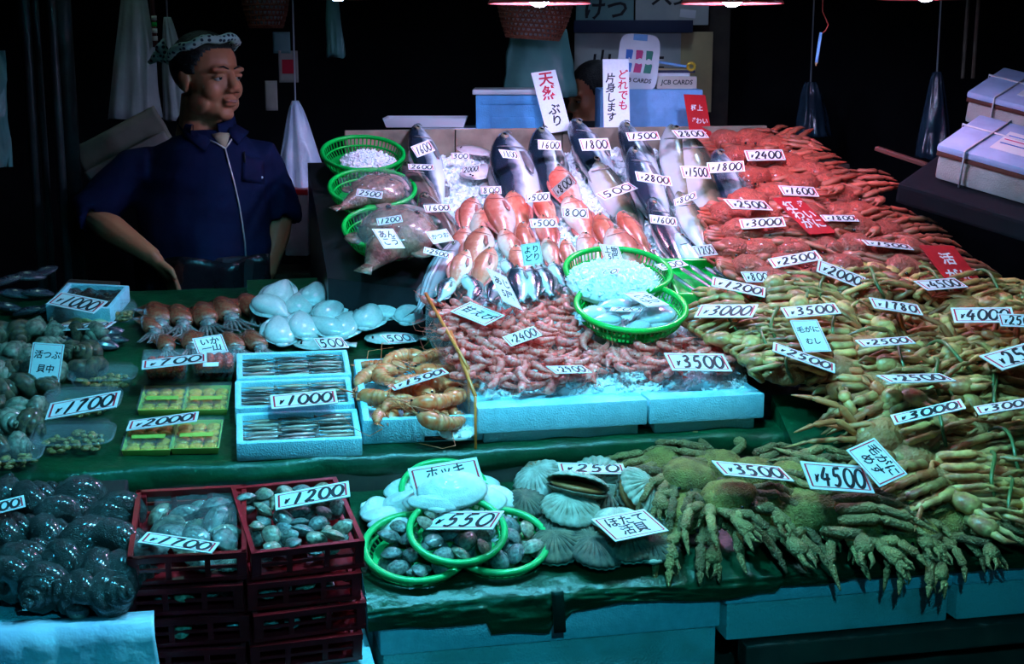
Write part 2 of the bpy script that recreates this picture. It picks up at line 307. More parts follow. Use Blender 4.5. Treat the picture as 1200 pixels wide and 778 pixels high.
def ob(name, me, parent=None, X=None, tint=None):
    o = bpy.data.objects.new(name, me); col.objects.link(o)
    if parent: o.parent = parent
    if X is not None: o.matrix_basis = X
    if tint: o.color = (*tint, 1)
    return o
def tag(o, label=None, cat=None, group=None, kind=None):
    if label: o['label'] = label
    if cat: o['category'] = cat
    if group: o['group'] = group
    if kind: o['kind'] = kind
    return o
def empty(name, X):
    o = bpy.data.objects.new(name, None); col.objects.link(o); o.matrix_basis = X; o.empty_display_size = 0.02; return o
class Kit:
    """a kind of thing: named part meshes, each with sub-part meshes; put() makes one individual"""
    def __init__(s, name, parts): s.name = name; s.parts = parts
    def put(s, X, label=None, cat=None, group=None, tint=None, skip=()):
        if tint is None:
            k = R.uniform(0.78, 1.12); tint = (k * R.uniform(0.94, 1.06), k, k * R.uniform(0.94, 1.06))
        r = empty(s.name, X); tag(r, label, cat, group); r.color = (*tint, 1)
        for p in s.parts:
            if p[0] in skip: continue
            tn = tint
            if p[0] in ('leg', 'claw', 'tentacle'): k = R.uniform(.5, 1.2); tn = (tint[0] * k * R.uniform(.92, 1.12), tint[1] * k, tint[2] * k)
            o = ob(p[0], p[1], r, p[2] if len(p) > 2 else None, tn)
            if p[0] in ('slat_lattice', 'legs', 'feelers', 'shell_bands'): o['kind'] = 'stuff'
            for q in (p[3] if len(p) > 3 else ()):
                ob(q[0], q[1], o, q[2] if len(q) > 2 else None, tint)
        return r
def frame(x, y, z, loc, sc_=1.0):
    m = Matrix.Identity(4)
    for i in range(3): m[i][0] = x[i] * sc_; m[i][1] = y[i] * sc_; m[i][2] = z[i] * sc_; m[i][3] = loc[i]
    return m
def RX(a): return Matrix.Rotation(a, 4, 'X')
def RY(a): return Matrix.Rotation(a, 4, 'Y')
def RZ(a): return Matrix.Rotation(a, 4, 'Z')
def T(x, y, z): return Matrix.Translation((x, y, z))
def lay(pl, head, tail, lift=0.02, roll=0.0, length=1.0):
    """thing of local length `length` along x, head at +x, on a plane between two image points"""
    a = pl.hit(*head, lift); b = pl.hit(*tail, lift); x = (a - b); L = x.length; x.normalize()
    y = pl.n.cross(x).normalized(); z = x.cross(y)
    return frame(x, y, z, (a + b) / 2, L / length) @ RX(roll)
def at(pl, px, py, ang=0.0, size=1.0, lift=0.0, tx=0.0, ty=0.0):
    """thing on a plane at an image point; ang = heading in the plane from the stall's u axis (degrees)"""
    p = pl.hit(px, py, lift); x = EU; y = pl.n.cross(x).normalized(); x = y.cross(pl.n)
    return frame(x, y, pl.n, p) @ RZ(math.radians(ang)) @ RX(math.radians(tx)) @ RY(math.radians(ty)) @ Matrix.Scale(size, 4)
CROWD = []     # (object, phrase, what) to be labelled by the nearest price card
REFS = []      # (px, py, phrase)

# ================================================================== the setting
def struct(name, me, X=None):
    o = ob(name, me, None, X); o['kind'] = 'structure'; return o
struct('floor', MB().box((0, 3.5, -0.05), (9, 9, 0.1)).mesh('floor', 'floor', False))
struct('wall_back', MB().box((0, 6.05, 1.6), (9, 0.1, 3.3)).mesh('wall_back', 'wall_dark', False))
struct('wall_left', MB().box((-2.6, 4.3, 1.6), (0.1, 3.5, 3.3)).mesh('wall_left', 'wall_dark', False))
struct('wall_right', MB().box((3.0, 4.3, 1.6), (0.1, 3.5, 3.3)).mesh('wall_right', 'wall_dark', False))
struct('ceiling', MB().box((0, 4.0, 3.2), (9, 5, 0.1)).mesh('ceiling', 'wall_dark', False))

# ================================================================== lamps
def lamp(p, watts, c, label, recess=0.0, group='hanging lamps above the stall'):
    r = empty('pendant_lamp', T(*p)); tag(r, label, 'lamp', group)
    e = recess
    sh = MB().lathe([(0.024, 0.115 + e), (0.030, 0.112 + e), (0.040, 0.085 + e), (0.075, 0.060 + e), (0.112, 0.030 + e * .8), (0.132, 0.002), (0.134, -0.004), (0.129, -0.002), (0.108, 0.026 + e * .8), (0.072, 0.055 + e), (0.036, 0.080 + e), (0.024, 0.108 + e)], 40)
    ob('lamp_shade', sh.mesh('lamp_shade', 'lamp_pale' if recess else 'lamp_red'), r)
    so = MB().lathe([(0.001, 0.165), (0.014, 0.162), (0.023, 0.15), (0.023, 0.075), (0.018, 0.066), (0.001, 0.066)], 16)
    ob('socket', so.mesh('socket', 'black_plastic'), r, T(0, 0, e))
    m = mat('bulb_glow', (1, 1, 1), emit=c, estr=watts / (PI * 4 * PI * 0.033 ** 2), tint=False)
    bu = MB().lathe([(0.001, -0.012), (0.012, -0.010), (0.024, -0.001), (0.032, 0.014), (0.033, 0.026), (0.027, 0.044), (0.018, 0.058), (0.015, 0.068), (0.001, 0.069)], 20)
    ob('bulb', bu.mesh('bulb', m), r, T(0, 0, e))
    ob('cord', MB().tube([(0, 0, 0.16 + e), (0.003, 0, 0.7), (0, 0, 3.15 - p[2])], 0.004, 6).mesh('cord', 'black_plastic'), r)
for q, w in zip(LAMPS, ('red shaded lamp hanging above the man in navy', 'red shaded lamp hanging beside the brown wicker basket', 'red shaded lamp hanging above the notice boards', 'red shaded lamp hanging by the dangling pencil')):
    lamp(W(*q[:3]), q[3], q[4], w)
for q, w in zip(UNSEEN_LAMPS, ('bluish bulb lamp above the clear tubs', 'bluish bulb lamp above the foam boxes of small fish', 'bluish bulb lamp above the shrimp boxes', 'bluish bulb lamp above the tan crabs', 'added bluish fill lamp hanging over the aisle in front', 'added dim fill lamp hanging before the notice boards', 'added dim fill lamp hanging behind the man in navy')):
    lamp(V(q[:3]), q[3], q[4], w, .062, 'front row of lamps above the stall')

# ================================================================== the stall's tables and sheets
def uvpoly_slab(pts, z0, pl, dz):
    """prism with a sloping top: outline in (u, v)"""
    n = len(pts); mb = MB()
    mb.add([S(u, v, z0) for u, v in pts] + [S(u, v, pl.z(v) + dz) for u, v in pts],
           [tuple(range(n - 1, -1, -1)), tuple(range(n, 2 * n))] + [(i, (i + 1) % n, n + (i + 1) % n, n + i) for i in range(n)])
    return mb
def U(px, py, pl): return uv(pl.hit(px, py))
# trestle under the boxes of the front row and under the whole display
t = empty('display_stand', T(*S(0.2, 0.4, 0))); t.matrix_basis = Matrix.Identity(4)
tag(t, 'dark stepped stand carrying the whole seafood display', 'stand')
ob('lower_step', uvpoly_slab([(-1.45, -0.02), (1.75, -0.02), (1.75, 1.0), (-1.45, 1.0)], 0.42, Plane(0, 0.74, 1, 0.74), -0.02).mesh('lower_step', 'dark_wood', False), t)
ob('sloping_top', uvpoly_slab([(-1.45, 0.0), (0.0, 0.0), (0.0, 1.04), (-1.45, 1.04)], 0.725, P_MID, -0.012).mesh('sloping_top', 'dark_wood', False), t)
ob('raised_bed', uvpoly_slab([(0.0, 0.47), (0.66, 0.47), (0.66, 0.08), (1.50, 0.0), (1.62, 0.30), (1.30, 1.0), (1.22, 1.36), (-0.26, 1.36), (-0.26, 0.70), (0.0, 0.62)], 0.74, P_CEN, -0.05).mesh('raised_bed', 'black_plastic', False), t)
P_CUT = Plane(0.62, 0.878, 0.95, 1.0)
ob('ramp', uvpoly_slab([(-0.46, 0.62), (-0.01, 0.62), (-0.01, 0.70), (-0.27, 0.72), (-0.27, 0.95), (-0.46, 0.95)], 0.80, P_CUT, -0.012).mesh('ramp', 'green_sheet', False), t)
ob('ramp', uvpoly_slab([(0.70, -0.30), (1.60, -0.34), (1.60, 0.02), (0.70, 0.06)], 0.60, P_RR, -0.035).mesh('ramp', 'green_sheet', False), t)
for u in (-1.4, -0.4, 0.7, 1.65):
    for v in (0.03, 0.95):
        ob('leg', MB().box((0, 0, 0.21), (0.06, 0.06, 0.42)).mesh('leg', 'dark_wood', False), t, T(*S(u, v, 0)))
# back board of the bed
bb = empty('back_board', T(*S(-0.24, 1.38, 1.22)) @ RZ(A_)); tag(bb, 'weathered wooden board closing off the back of the fish bed', 'board')
u0, _ = uv(W(400, 160, 4.36)); u1, _ = uv(W(905, 160, 4.5))
for i in range(4):
    a = u0 + (u1 - u0) * i / 4; b = u0 + (u1 - u0) * (i + 1) / 4
    ob('plank', MB().box(((a + b) / 2 + 0.24, 0, 0.0), (b - a - 0.003, 0.018, 0.29)).mesh('plank', 'board_wood', False, bevel=0.003), bb)

def wr(p, s, a): return noise.noise(V(p) * s) * a
# green sheet over the middle step
def mid_sheet(i, j):
    u = -1.42 + i * 2.36
    s = j * 1.30
    if s < 1.02: v = 1.02 - s; z = P_MID.z(v) + 0.002; 
    else:
        q = s - 1.02; v = -0.012 - 0.012 * math.sin(min(1, q / 0.1) * PI); z = P_MID.z(0) + 0.002 - q * 0.62
    if u > 0.03 and s < 0.96: z = P_MID.z(0) - 0.006
    if u > 0.03 and s < 0.96: v = 0.06 * (1 - s / 0.96)
    p = S(u, v, z)
    return p + V((0, -1, 0.4)) * wr((u, s * 1.6, 0), 9, 0.007) * (1.0 if s > 0.95 else 0.5) + EZ * abs(wr((u * 2, s * 2, 3), 4, 0.006)) * (1 if u < 0.03 or s > 0.96 else 0)
o = ob('plastic_sheet', MB().grid(mid_sheet, 150, 80).mesh('plastic_sheet', 'green_sheet'))
tag(o, 'dark green plastic sheet covering the middle step behind the fish boxes', 'sheet')
# green sheet over the front boxes
def hem(u):
    px = 450 + (u + 0.28) / 1.55 * 750
    h = 0.052 if px < 640 else (0.040 if px < 850 else 0.028)
    return h + 0.014 * noise.noise(V((u * 6, 1, 0))) + (0.025 if 560 < px < 625 else 0)
def low_sheet(i, j):
    u = -0.285 + i * 1.95; s = j
    if s < 0.7: v = -0.005 - 0.362 * s / 0.7; z = P_LOW.z(v) + 0.004 - (0.010 * max(0, (s - 0.62) / 0.08) ** 2 if s > 0.62 else 0)
    else:
        q = (s - 0.7) / 0.3; v = -0.372 - 0.006 * math.sin(q * PI) - 0.004 * q; z = P_LOW.z(-0.367) - 0.006 - q * hem(u)
    p = S(u, v, z)
    return p + V((0, -1, 0.3)) * (abs(wr((u * 1.4 + s, s * 2, 0), 7, 0.010)) + abs(wr((u * 3 - s * 5, s, 5), 9, 0.006))) * (1 if s > 0.72 else 0.5)
o = ob('plastic_sheet', MB().grid(low_sheet, 170, 44).mesh('plastic_sheet_front', 'green_sheet'))
tag(o, 'green plastic sheet draped over the front row of foam boxes', 'sheet')
# a strip of dark tape on the front sheet
pt = P_LOW.hit(650, 690, 0.012)
uu, vv = uv(pt)
t = ob('tape_strip', MB().grid(lambda i, j: S(uu - 0.012 + 0.024 * i + (0.006 * j), -0.408 - 0.003 * math.sin(j * 3), 0.577 - 0.085 * j), 2, 8).mesh('tape_strip', 'dark_tape', thick=0.002))
tag(t, 'strip of dark tape hanging on the front green sheet', 'tape')

# ================================================================== foam boxes
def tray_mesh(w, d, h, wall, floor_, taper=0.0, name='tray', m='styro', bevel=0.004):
    a, b = w / 2, d / 2; ai, bi = a - wall, b - wall; k = 1 - taper
    vs = [(-a * k, -b * k, 0), (a * k, -b * k, 0), (a * k, b * k, 0), (-a * k, b * k, 0), (-a, -b, h), (a, -b, h), (a, b, h), (-a, b, h),
          (-ai, -bi, h), (ai, -bi, h), (ai, bi, h), (-ai, bi, h), (-ai * k, -bi * k, floor_), (ai * k, -bi * k, floor_), (ai * k, bi * k, floor_), (-ai * k, bi * k, floor_)]
    fs = [(3, 2, 1, 0), (0, 1, 5, 4), (1, 2, 6, 5), (2, 3, 7, 6), (3, 0, 4, 7), (4, 5, 9, 8), (5, 6, 10, 9), (6, 7, 11, 10), (7, 4, 8, 11),
          (8, 9, 13, 12), (9, 10, 14, 13), (10, 11, 15, 14), (11, 8, 12, 15), (12, 13, 14, 15)]
    return MB().add(vs, fs).mesh(name, m, True, bevel=bevel, sharp=35)
def rbox(w, d, h, m, name='block', bevel=0.006, z=None):
    return MB().box((0, 0, h / 2 if z is None else z), (w, d, h)).mesh(name, m, True, bevel=bevel, sharp=35)
def upright(u, v, z, yaw=0.0): return T(*S(u, v, z)) @ RZ(A_ + math.radians(yaw))
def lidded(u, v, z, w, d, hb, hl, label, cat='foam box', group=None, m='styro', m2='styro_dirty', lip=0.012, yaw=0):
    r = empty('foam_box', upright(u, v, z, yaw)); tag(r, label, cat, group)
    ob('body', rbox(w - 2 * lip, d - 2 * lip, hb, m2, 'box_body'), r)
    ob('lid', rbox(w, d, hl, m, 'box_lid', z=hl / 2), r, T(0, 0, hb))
    return r
# front row: long boxes carrying the green sheet; u from image x at the box front
def ux(px, v, z): 
    d = ray(px, 700); # horizontal crossing of the line v = const
    # solve CAM.xy + d.xy * k on line v
    k = (v - (CAM - O_).dot(EV)) / d.dot(EV); return uv(CAM + d * k)[0]
def row(px0, px1, v, zb, zl, zt, depth, label):
    a = ux(px0, v, 0); b = ux(px1, v, 0)
    return lidded((a + b) / 2, v + depth / 2, zb, b - a - 0.004, depth, zl - zb, zt - zl, label, group='foam boxes of the front row', lip=0.006)
row(443, 846, -0.365, 0.335, 0.455, 0.558, 0.33, 'long white foam box under the scallops and clam baskets')
row(849, 1117, -0.365, 0.420, 0.500, 0.558, 0.33, 'white foam box under the hairy crabs in the front row')
row(1119, 1400, -0.365, 0.420, 0.500, 0.558, 0.33, 'white foam box at the far end of the front row')
row(168, 441, -0.485, 0.28, 0.40, 0.485, 0.42, 'low white foam box under the red crates')
o = ob('wooden_rail', MB().box((0, 0, 0), (1.6, 0.05, 0.05)).mesh('wooden_rail', 'dark_wood', False, bevel=0.004), None, upright(1.28, -0.36, 0.39))
tag(o, 'dark wooden rail under the front foam boxes', 'rail')
o = ob('support_trestle', MB().box((0, 0, 0.165), (3.0, 0.26, 0.33)).mesh('support_trestle', 'dark_wood', False, bevel=0.004), None, upright(0.25, -0.2, 0.0)); tag(o, 'dark wooden trestle standing under the front row of foam boxes', 'trestle')
# bottom corner box covered by pale plastic
a = ux(-80, -0.55, 0); b = ux(128, -0.55, 0)
r = empty('foam_box', upright((a + b) / 2, -0.40, 0.33)); tag(r, 'foam box wrapped in pale plastic below the dark shells', 'foam box')
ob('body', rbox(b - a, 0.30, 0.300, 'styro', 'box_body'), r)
def wrap(i, j):
    x = -(b - a) / 2 + i * (b - a + 0.07); s = j
    y, z = (-0.15 - 0.008 - 0.012 * s, 0.310 - 0.32 * s) if s > 0.06 else (-0.10 - s, 0.310)
    x2 = x + max(0, i - 0.8) * 0.16 * s
    return V((x2, y - abs(wr((x * 5, s * 1.2, 2), 3.0, 0.03)) * s - abs(wr((x * 9, s * 5, 2), 2.0, 0.006)), z))
ob('plastic_wrap', MB().grid(wrap, 60, 40).mesh('plastic_wrap', 'silver_film', thick=0.001), r)

# ================================================================== lettering
GL = {
 '0': [[(.30 + .29 * math.sin(a), .5 + .5 * math.cos(a)) for a in [2 * PI * k / 14 + 0.3 for k in range(15)]]],
 '1': [[(.42, 1.0), (.34, .5), (.2, -.05)]],
 '2': [[(.06, .78), (.25, 1.0), (.52, .86), (.42, .48), (.02, .02), (.2, .08), (.62, 0.0)]],
 '3': [[(.06, .92), (.36, 1.0), (.48, .76), (.2, .55), (.48, .42), (.44, .1), (.0, .02)]],
 '4': [[(.36, 1.0), (.0, .36), (.64, .38)], [(.46, .66), (.38, -.06)]],
 '5': [[(.16, .96), (.1, .54), (.38, .6), (.5, .28), (.3, .0), (.0, .06)], [(.16, .96), (.62, 1.0)]],
 '6': [[(.44, 1.0), (.1, .5), (.1, .14), (.3, 0), (.48, .2), (.36, .42), (.1, .3)]],
 '7': [[(.0, .9), (.5, .98), (.3, .5), (.2, -.04)]],
 '8': [[(.46, .86), (.2, 1.0), (.1, .76), (.46, .3), (.28, 0), (.06, .2), (.4, .7), (.46, .86)]],
 '9': [[(.46, .74), (.24, 1.0), (.06, .74), (.26, .52), (.46, .74), (.38, .3), (.2, -.04)]],
 'Y': [[(.0, .9), (.2, .6), (.42, .92)], [(.2, .6), (.16, .1)], [(.0, .52), (.4, .55)], [(.0, .34), (.38, .37)]]}
def smooth(p, n=4):
    if len(p) < 3: return [V((*q, 0)) for q in p]
    out = []
    for i in range(len(p) - 1):
        a = V(p[max(i - 1, 0)]); b = V(p[i]); c = V(p[i + 1]); d = V(p[min(i + 2, len(p) - 1)])
        for k in range(n):
            t = k / n; q = 0.5 * ((2 * b) + (c - a) * t + (2 * a - 5 * b + 4 * c - d) * t * t + (3 * b - a - 3 * c + d) * t ** 3); out.append(V((q.x, q.y, 0)))
    out.append(V((*p[-1], 0))); return out
def strokes(mb, lines, X, wd_):
    for ln in lines:
        pts = [X @ q for q in smooth(ln)]; n = len(pts)
        vs = []
        for i, p in enumerate(pts):
            t = (pts[min(i + 1, n - 1)] - pts[max(i - 1, 0)]); t.normalize(); s_ = V((-t.y, t.x, 0)) * wd_ * (0.75 + 0.45 * math.sin(PI * (i + 0.6) / n)) * 0.5
            vs += [p + s_, p - s_]
        mb.add(vs, [(2 * i, 2 * i + 1, 2 * i + 3, 2 * i + 2) for i in range(n - 1)])
TMP = bpy.data.scenes.new('workbench')     # empties quickly: bakes text and remesh modifiers, removed at the end
def baked(o):
    TMP.collection.objects.link(o); vl = TMP.view_layers[0]; vl.update()
    with bpy.context.temp_override(scene=TMP, view_layer=vl):
        dg = bpy.context.evaluated_depsgraph_get(); return bpy.data.meshes.new_from_object(o.evaluated_get(dg))
def font_mesh(text, size, m, space=1.0, line=1.0):
    c = bpy.data.curves.new('lettering', 'FONT'); c.body = text; c.size = size; c.align_x = 'CENTER'; c.align_y = 'CENTER'; c.space_line = line; c.space_character = space
    c.offset = size * 0.022; c.resolution_u = 2; c.shear = 0.12
    o = bpy.data.objects.new('tmp_text', c); me = baked(o)
    bpy.data.objects.remove(o); bpy.data.curves.remove(c)
    me.materials.clear(); me.materials.append(M[m]); return me
CARD = {}
def card_meshes(text, k, style):
    key = (text, round(k, 2), style)
    if key in CARD: return CARD[key]
    base = ('price_card', MB().box((0, 0, 0), (1, k, 0.014)).mesh('card', 'red_card' if style == 'red' else 'card', False))
    out = [base]
    if style != 'red' and style != 'plain':
        mb = MB(); e = 0.05; tk = 0.012; z = 0.0085
        for sx in (-1, 1):
            mb.box((sx * (0.5 - e), 0, z), (tk * (2.2 if k < 1 else 1.4), k - 2 * e * .9, 0.003))
            mb.box((0, sx * (k / 2 - e * .9), z), (1 - 2 * e, tk * 0.8, 0.003))
        out.append(('border', mb.mesh('border', 'red_ink', False)))
    if text == ' ': pass
    elif text[0] in 'Y0123456789' and '\n' not in text:
        mb = MB(); n = len(text); h = k * 0.66; cw = 0.82 / (n + (-.35 if text[0] == 'Y' else 0)); x = -0.41
        for ch in text:
            g = GL[ch]; s = 0.55 if ch == 'Y' else 1.0
            sw = cw * (0.65 if ch == 'Y' else 1.0)
            X = Matrix.Translation((x + 0.02, -h / 2 + (0.05 * k if ch == 'Y' else 0), 0.010)) @ Matrix(((sw * 1.35 if ch == '0' else sw * 1.1, h * 0.16, 0, 0), (0, h * s, 0, 0), (0, 0, 1, 0), (0, 0, 0, 1)))
            strokes(mb, g, X, 0.044 if ch != 'Y' else 0.028); x += sw
        out.append(('lettering', mb.mesh('lettering', 'ink', False)))
    else:
        ls = text.split('\n'); sz = min(0.86 / max(len(l) for l in ls), k * 0.86 / len(ls)) * (1.02)
        me = font_mesh(text, sz * 0.95, 'white_ink' if style == 'red' else 'ink', line=max(0.7, k * 0.86 / len(ls) / sz * 0.9))
        me.transform(T(0, 0, 0.0095)); out.append(('lettering', me))
    CARD[key] = out; return out
def card(tl, tr, bl, text, label, ref=None, pl=None, lift=0.05, k=0.42, style='price', name='price_card', group='hand written price cards', Y=None, cat='price card'):
    """a card whose edges run along the given image corners; depth solved so that it is a true rectangle"""
    cx, cy = (tr[0] + bl[0]) / 2, (tr[1] + bl[1]) / 2
    p = pl.hit(cx, cy, lift) if Y is None else W(cx, cy, Y)
    dist = (p - CAM).dot(FW); g = dist / FPX
    a, b = (tr[0] - tl[0]) * g, -(tr[1] - tl[1]) * g; c, d = (bl[0] - tl[0]) * g, -(bl[1] - tl[1]) * g
    A = a * a + b * b; C = c * c + d * d; Sx = a * c + b * d
    q0 = k * k * A - C; p2 = (-q0 + math.sqrt(q0 * q0 + 4 * k * k * Sx * Sx)) / (2 * k * k)
    dp = math.sqrt(max(p2, 1e-12)); dq = -Sx / dp if dp > 1e-5 else -math.sqrt(max(0, q0))
    if dq > 0: dp, dq = -dp, -dq      # bottom edge nearer than the top edge
    if abs(dq) < 1e-5: dq = -math.sqrt(max(0, k * k * (A + dp * dp) - C))
    vd = (p - CAM).normalized(); rt = vd.cross(EZ).normalized(); up = rt.cross(vd)
    ex = rt * a + up * b + vd * dp; ey = -(rt * c + up * d + vd * dq)
    wdt = ex.length; ex.normalize(); ey.normalize(); ez = ex.cross(ey).normalized(); ey = ez.cross(ex)
    ms = card_meshes(text, k, style)
    o = ob(name, ms[0][1], None, frame(ex, ey, ez, p, wdt)); tag(o, label, cat, group)
    for nm, me in ms[1:]: ob(nm, me, o)
    if ref: REFS.append((cx, cy, ref))
    return o

# ================================================================== kinds of sea food
def interp(tab, t):
    for (a, x), (b, y) in zip(tab, tab[1:]):
        if t <= b: return x + (y - x) * (t - a) / (b - a) if b > a else y
    return tab[-1][1]
FISH_H = [(0, .01), (.012, .14), (.035, .30), (.08, .50), (.16, .76), (.26, .94), (.38, 1.0), (.55, .84), (.72, .5), (.84, .24), (.9, .19), (1, .2)]
def fish_kit(name, H, Wd, skin, fin='fin', belly=0.0, prof=FISH_H, fork=0.10, gill=True):
    rings = []
    n = 14
    for i in range(27):
        t = (i / 26) ** 1.25 * 0.9; h = interp(prof, t) * H / 2; w = max(0.004, interp(prof, t) ** 0.8 * Wd / 2 * (1.0 if t < .6 else 1 - (t - .6) * 1.6))
        x = 0.5 - t; cy = -belly * H * math.sin(PI * min(1, t / .8)) * .3
        rings.append([(x, cy + h * math.sin(2 * PI * j / n), w * math.cos(2 * PI * j / n) * (1 - 0.25 * abs(math.sin(2 * PI * j / n)))) for j in range(n)])
    P = [('body', MB().loft(rings).mesh(name + '_body', skin))]
    tf = MB(); th = H * 0.36
    for sgn in (-1, 1):
        tf.loft([[(-.375, 0, .007), (-.375, sgn * H * .09, .007), (-.375, sgn * H * .09, -.007), (-.375, 0, -.007)], [(-.43, sgn * .01, .004), (-.45, sgn * th * .6, .004), (-.45, sgn * th * .6, -.004), (-.43, sgn * .01, -.004)], [(-.5 + fork, sgn * th * .35, .002), (-.5, sgn * th, .002), (-.5, sgn * th, -.002), (-.5 + fork, sgn * th * .35, -.002)]])
    P.append(('tail_fin', tf.mesh(name + '_tail', fin)))
    def fin_strip(t0, t1, hh, sgn):
        rr = []
        for i in range(8):
            t = t0 + (t1 - t0) * i / 7; b = interp(prof, t) * H / 2 * .93; q = hh * math.sin(PI * (0.12 + 0.8 * i / 7)) 
            x = .5 - t; rr.append([(x, sgn * b, .004), (x - .025, sgn * (b + q), .0015), (x - .025, sgn * (b + q), -.0015), (x, sgn * b, -.004)])
        return MB().loft(rr)
    P.append(('dorsal_fin', fin_strip(.3, .74, H * .17, 1).mesh(name + '_dorsal', fin)))
    P.append(('anal_fin', fin_strip(.56, .78, H * .15, -1).mesh(name + '_anal', fin)))
    zf = Wd * .44
    pf = MB().loft([[(.24, -.03 * 1, s_), (.24, -.03 - H * .10, s_), (.24, -.03 - H * .10, s_ - .008), (.24, -.03, s_ - .008)] for s_ in (zf,)] + [[(.10, -.03 - H * .03, zf + .012), (.10, -.03 - H * .2, zf + .012), (.10, -.03 - H * .2, zf + .008), (.10, -.03 - H * .03, zf + .008)], [(.05, -.03 - H * .12, zf + .004), (.05, -.03 - H * .16, zf + .004), (.05, -.03 - H * .16, zf), (.05, -.03 - H * .12, zf)]])
    P.append(('pectoral_fin', pf.mesh(name + '_pectoral', fin)))
    for sgn in (1, -1):
        ze = sgn * Wd * .30
        P.append(('eye', MB().ell((.40, H * .07, ze * 1.06), (.024, .024, .012), 10, 6).mesh(name + '_eye', 'eye_white'), None,
                  [('pupil', MB().ell((.40, H * .07, ze * 1.06 + sgn * .005), (.015, .015, .010), 8, 6).mesh(name + '_pupil', 'eye_black'))]))
    if gill:
        for sgn in (1, -1):
            g = MB().tube([(.30 - .035 * math.cos(a) * 1.2 + .01, H * .33 * math.sin(a), sgn * (Wd * .455 * math.cos(a * .72))) for a in [(-1.15 + 2.3 * i / 8) for i in range(9)]], [.002, .003, .004, .005, .005, .005, .004, .003, .002], 6)
            P.append(('gill_cover', g.mesh(name + '_gill', fin)))
    mo = MB().tube([(.497, -H * .03, 0.012), (.47, -H * .07, Wd * .2), (.44, -H * .10, Wd * .27)], [.004, .006, .003], 6)
    P.append(('mouth', mo.mesh(name + '_mouth', fin)))
    return Kit(name, P)
K = {}
K['silver'] = fish_kit('silver_fish', .27, .17, 'silver')
K['olive'] = fish_kit('silver_fish', .25, .16, 'olive')
K['pink'] = fish_kit('red_fish', .40, .24, 'pink', 'pink_fin', fork=.04)
K['rose'] = fish_kit('red_fish', .38, .24, 'rose', 'pink_fin', fork=.04)
K['brown'] = fish_kit('brown_fish', .30, .19, 'brownfish')
K['striped'] = fish_kit('striped_fish', .36, .24, 'striped')
K['smallgreen'] = fish_kit('mackerel', .34, .20, 'silver')
def slim_kit(name, m):   # tiny silver fish of the small boxes
    rings = []
    for i in range(9):
        t = i / 8; h = .055 * math.sin(PI * (t * .9 + .06)) + .006; rings.append([(.5 - t * .9, h * math.sin(2 * PI * j / 8), h * .7 * math.cos(2 * PI * j / 8)) for j in range(8)])
    return Kit(name, [('body', MB().loft(rings).mesh(name, m)), ('tail_fin', MB().loft([[(-.38, .012, .004), (-.38, -.012, .004), (-.38, -.012, -.004), (-.38, .012, -.004)], [(-.5, .05, .002), (-.5, -.05, .002), (-.5, -.05, -.002), (-.5, .05, -.002)]]).mesh(name + '_tail', 'fin')),
                      ('eye', MB().ell((.43, .01, .022), (.014, .014, .010), 8, 5).mesh(name + '_eye', 'eye_black'))])
M['sardine'] = mat('sardine_skin', (0.5, 0.5, 0.5), scale=7, rough=0.2, coat=0.6, spec=0.8, ramp=(-.06, .06, [(0.0, (0.62, 0.58, 0.55)), (0.45, (0.46, 0.36, 0.31)), (0.6, (0.12, 0.09, 0.08)), (1.0, (0.05, 0.05, 0.05))]))
K['sardine'] = slim_kit('sardine', 'sardine')
# flat fish: an oval disc with fringe fins
def flat_kit(name, m, fm):
    def out(a): return (0.40 * math.cos(a), 0.24 * math.sin(a) * (1.0 + .15 * math.cos(a)))
    b = MB().ell((0.05, 0, 0), (.42, .22, .055), 28, 8)
    f = MB().loft([[(*out(2 * PI * i / 40), z) for i in range(40)] for z in (-.006, .006)])
    f2 = MB(); 
    fr = [(1.16 + .02 * math.sin(i * 2.4)) for i in range(40)]
    f2.loft([[(out(2 * PI * i / 40)[0] * fr[i] + .05, out(2 * PI * i / 40)[1] * fr[i], z) for i in range(40)] for z in (-.005, .005)])
    tl = MB().loft([[(-.34, .05, .008), (-.34, -.05, .008), (-.34, -.05, -.008), (-.34, .05, -.008)], [(-.5, .11, .004), (-.5, -.11, .004), (-.5, -.11, -.004), (-.5, .11, -.004)]])
    eyes = [('eye', MB().ell((.38, y, .035), (.02, .02, .014), 8, 6).mesh('flat_eye', 'eye_black')) for y in (.03, .09)]
    return Kit(name, [('body', b.mesh(name, m)), ('fringe_fin', f2.mesh(name + '_fringe', fm)), ('tail_fin', tl.mesh(name + '_tail', fm))] + eyes)
K['flounder'] = flat_kit('flounder', 'flounder', 'flounder')
K['pale'] = flat_kit('pale_flatfish', 'pale', 'pale')
# ribbon fish
rb = MB().loft([[(.5 - t, (.055 * math.sin(PI * min(1, t * 6 + .1) / 2)) * (1 - t * .75) * math.sin(2 * PI * j / 10), .022 * (1 - t * .8) * min(1, t * 8 + .2) * math.cos(2 * PI * j / 10)) for j in range(10)] for t in [i / 20 for i in range(21)]])
K['ribbon'] = Kit('ribbon_fish', [('body', rb.mesh('ribbon_body', 'ribbon')), ('dorsal_fin', MB().loft([[(.38 - .8 * i / 10, .05 * (1 - .08 * i), .002), (.37 - .8 * i / 10, .05 * (1 - .08 * i) + .016, .0), (.38 - .8 * i / 10, .05 * (1 - .08 * i), -.002)] for i in range(11)]).mesh('ribbon_fin', 'fin')),
                              ('eye', MB().ell((.44, .012, .014), (.011, .011, .008), 8, 5).mesh('ribbon_eye', 'eye_black'))])
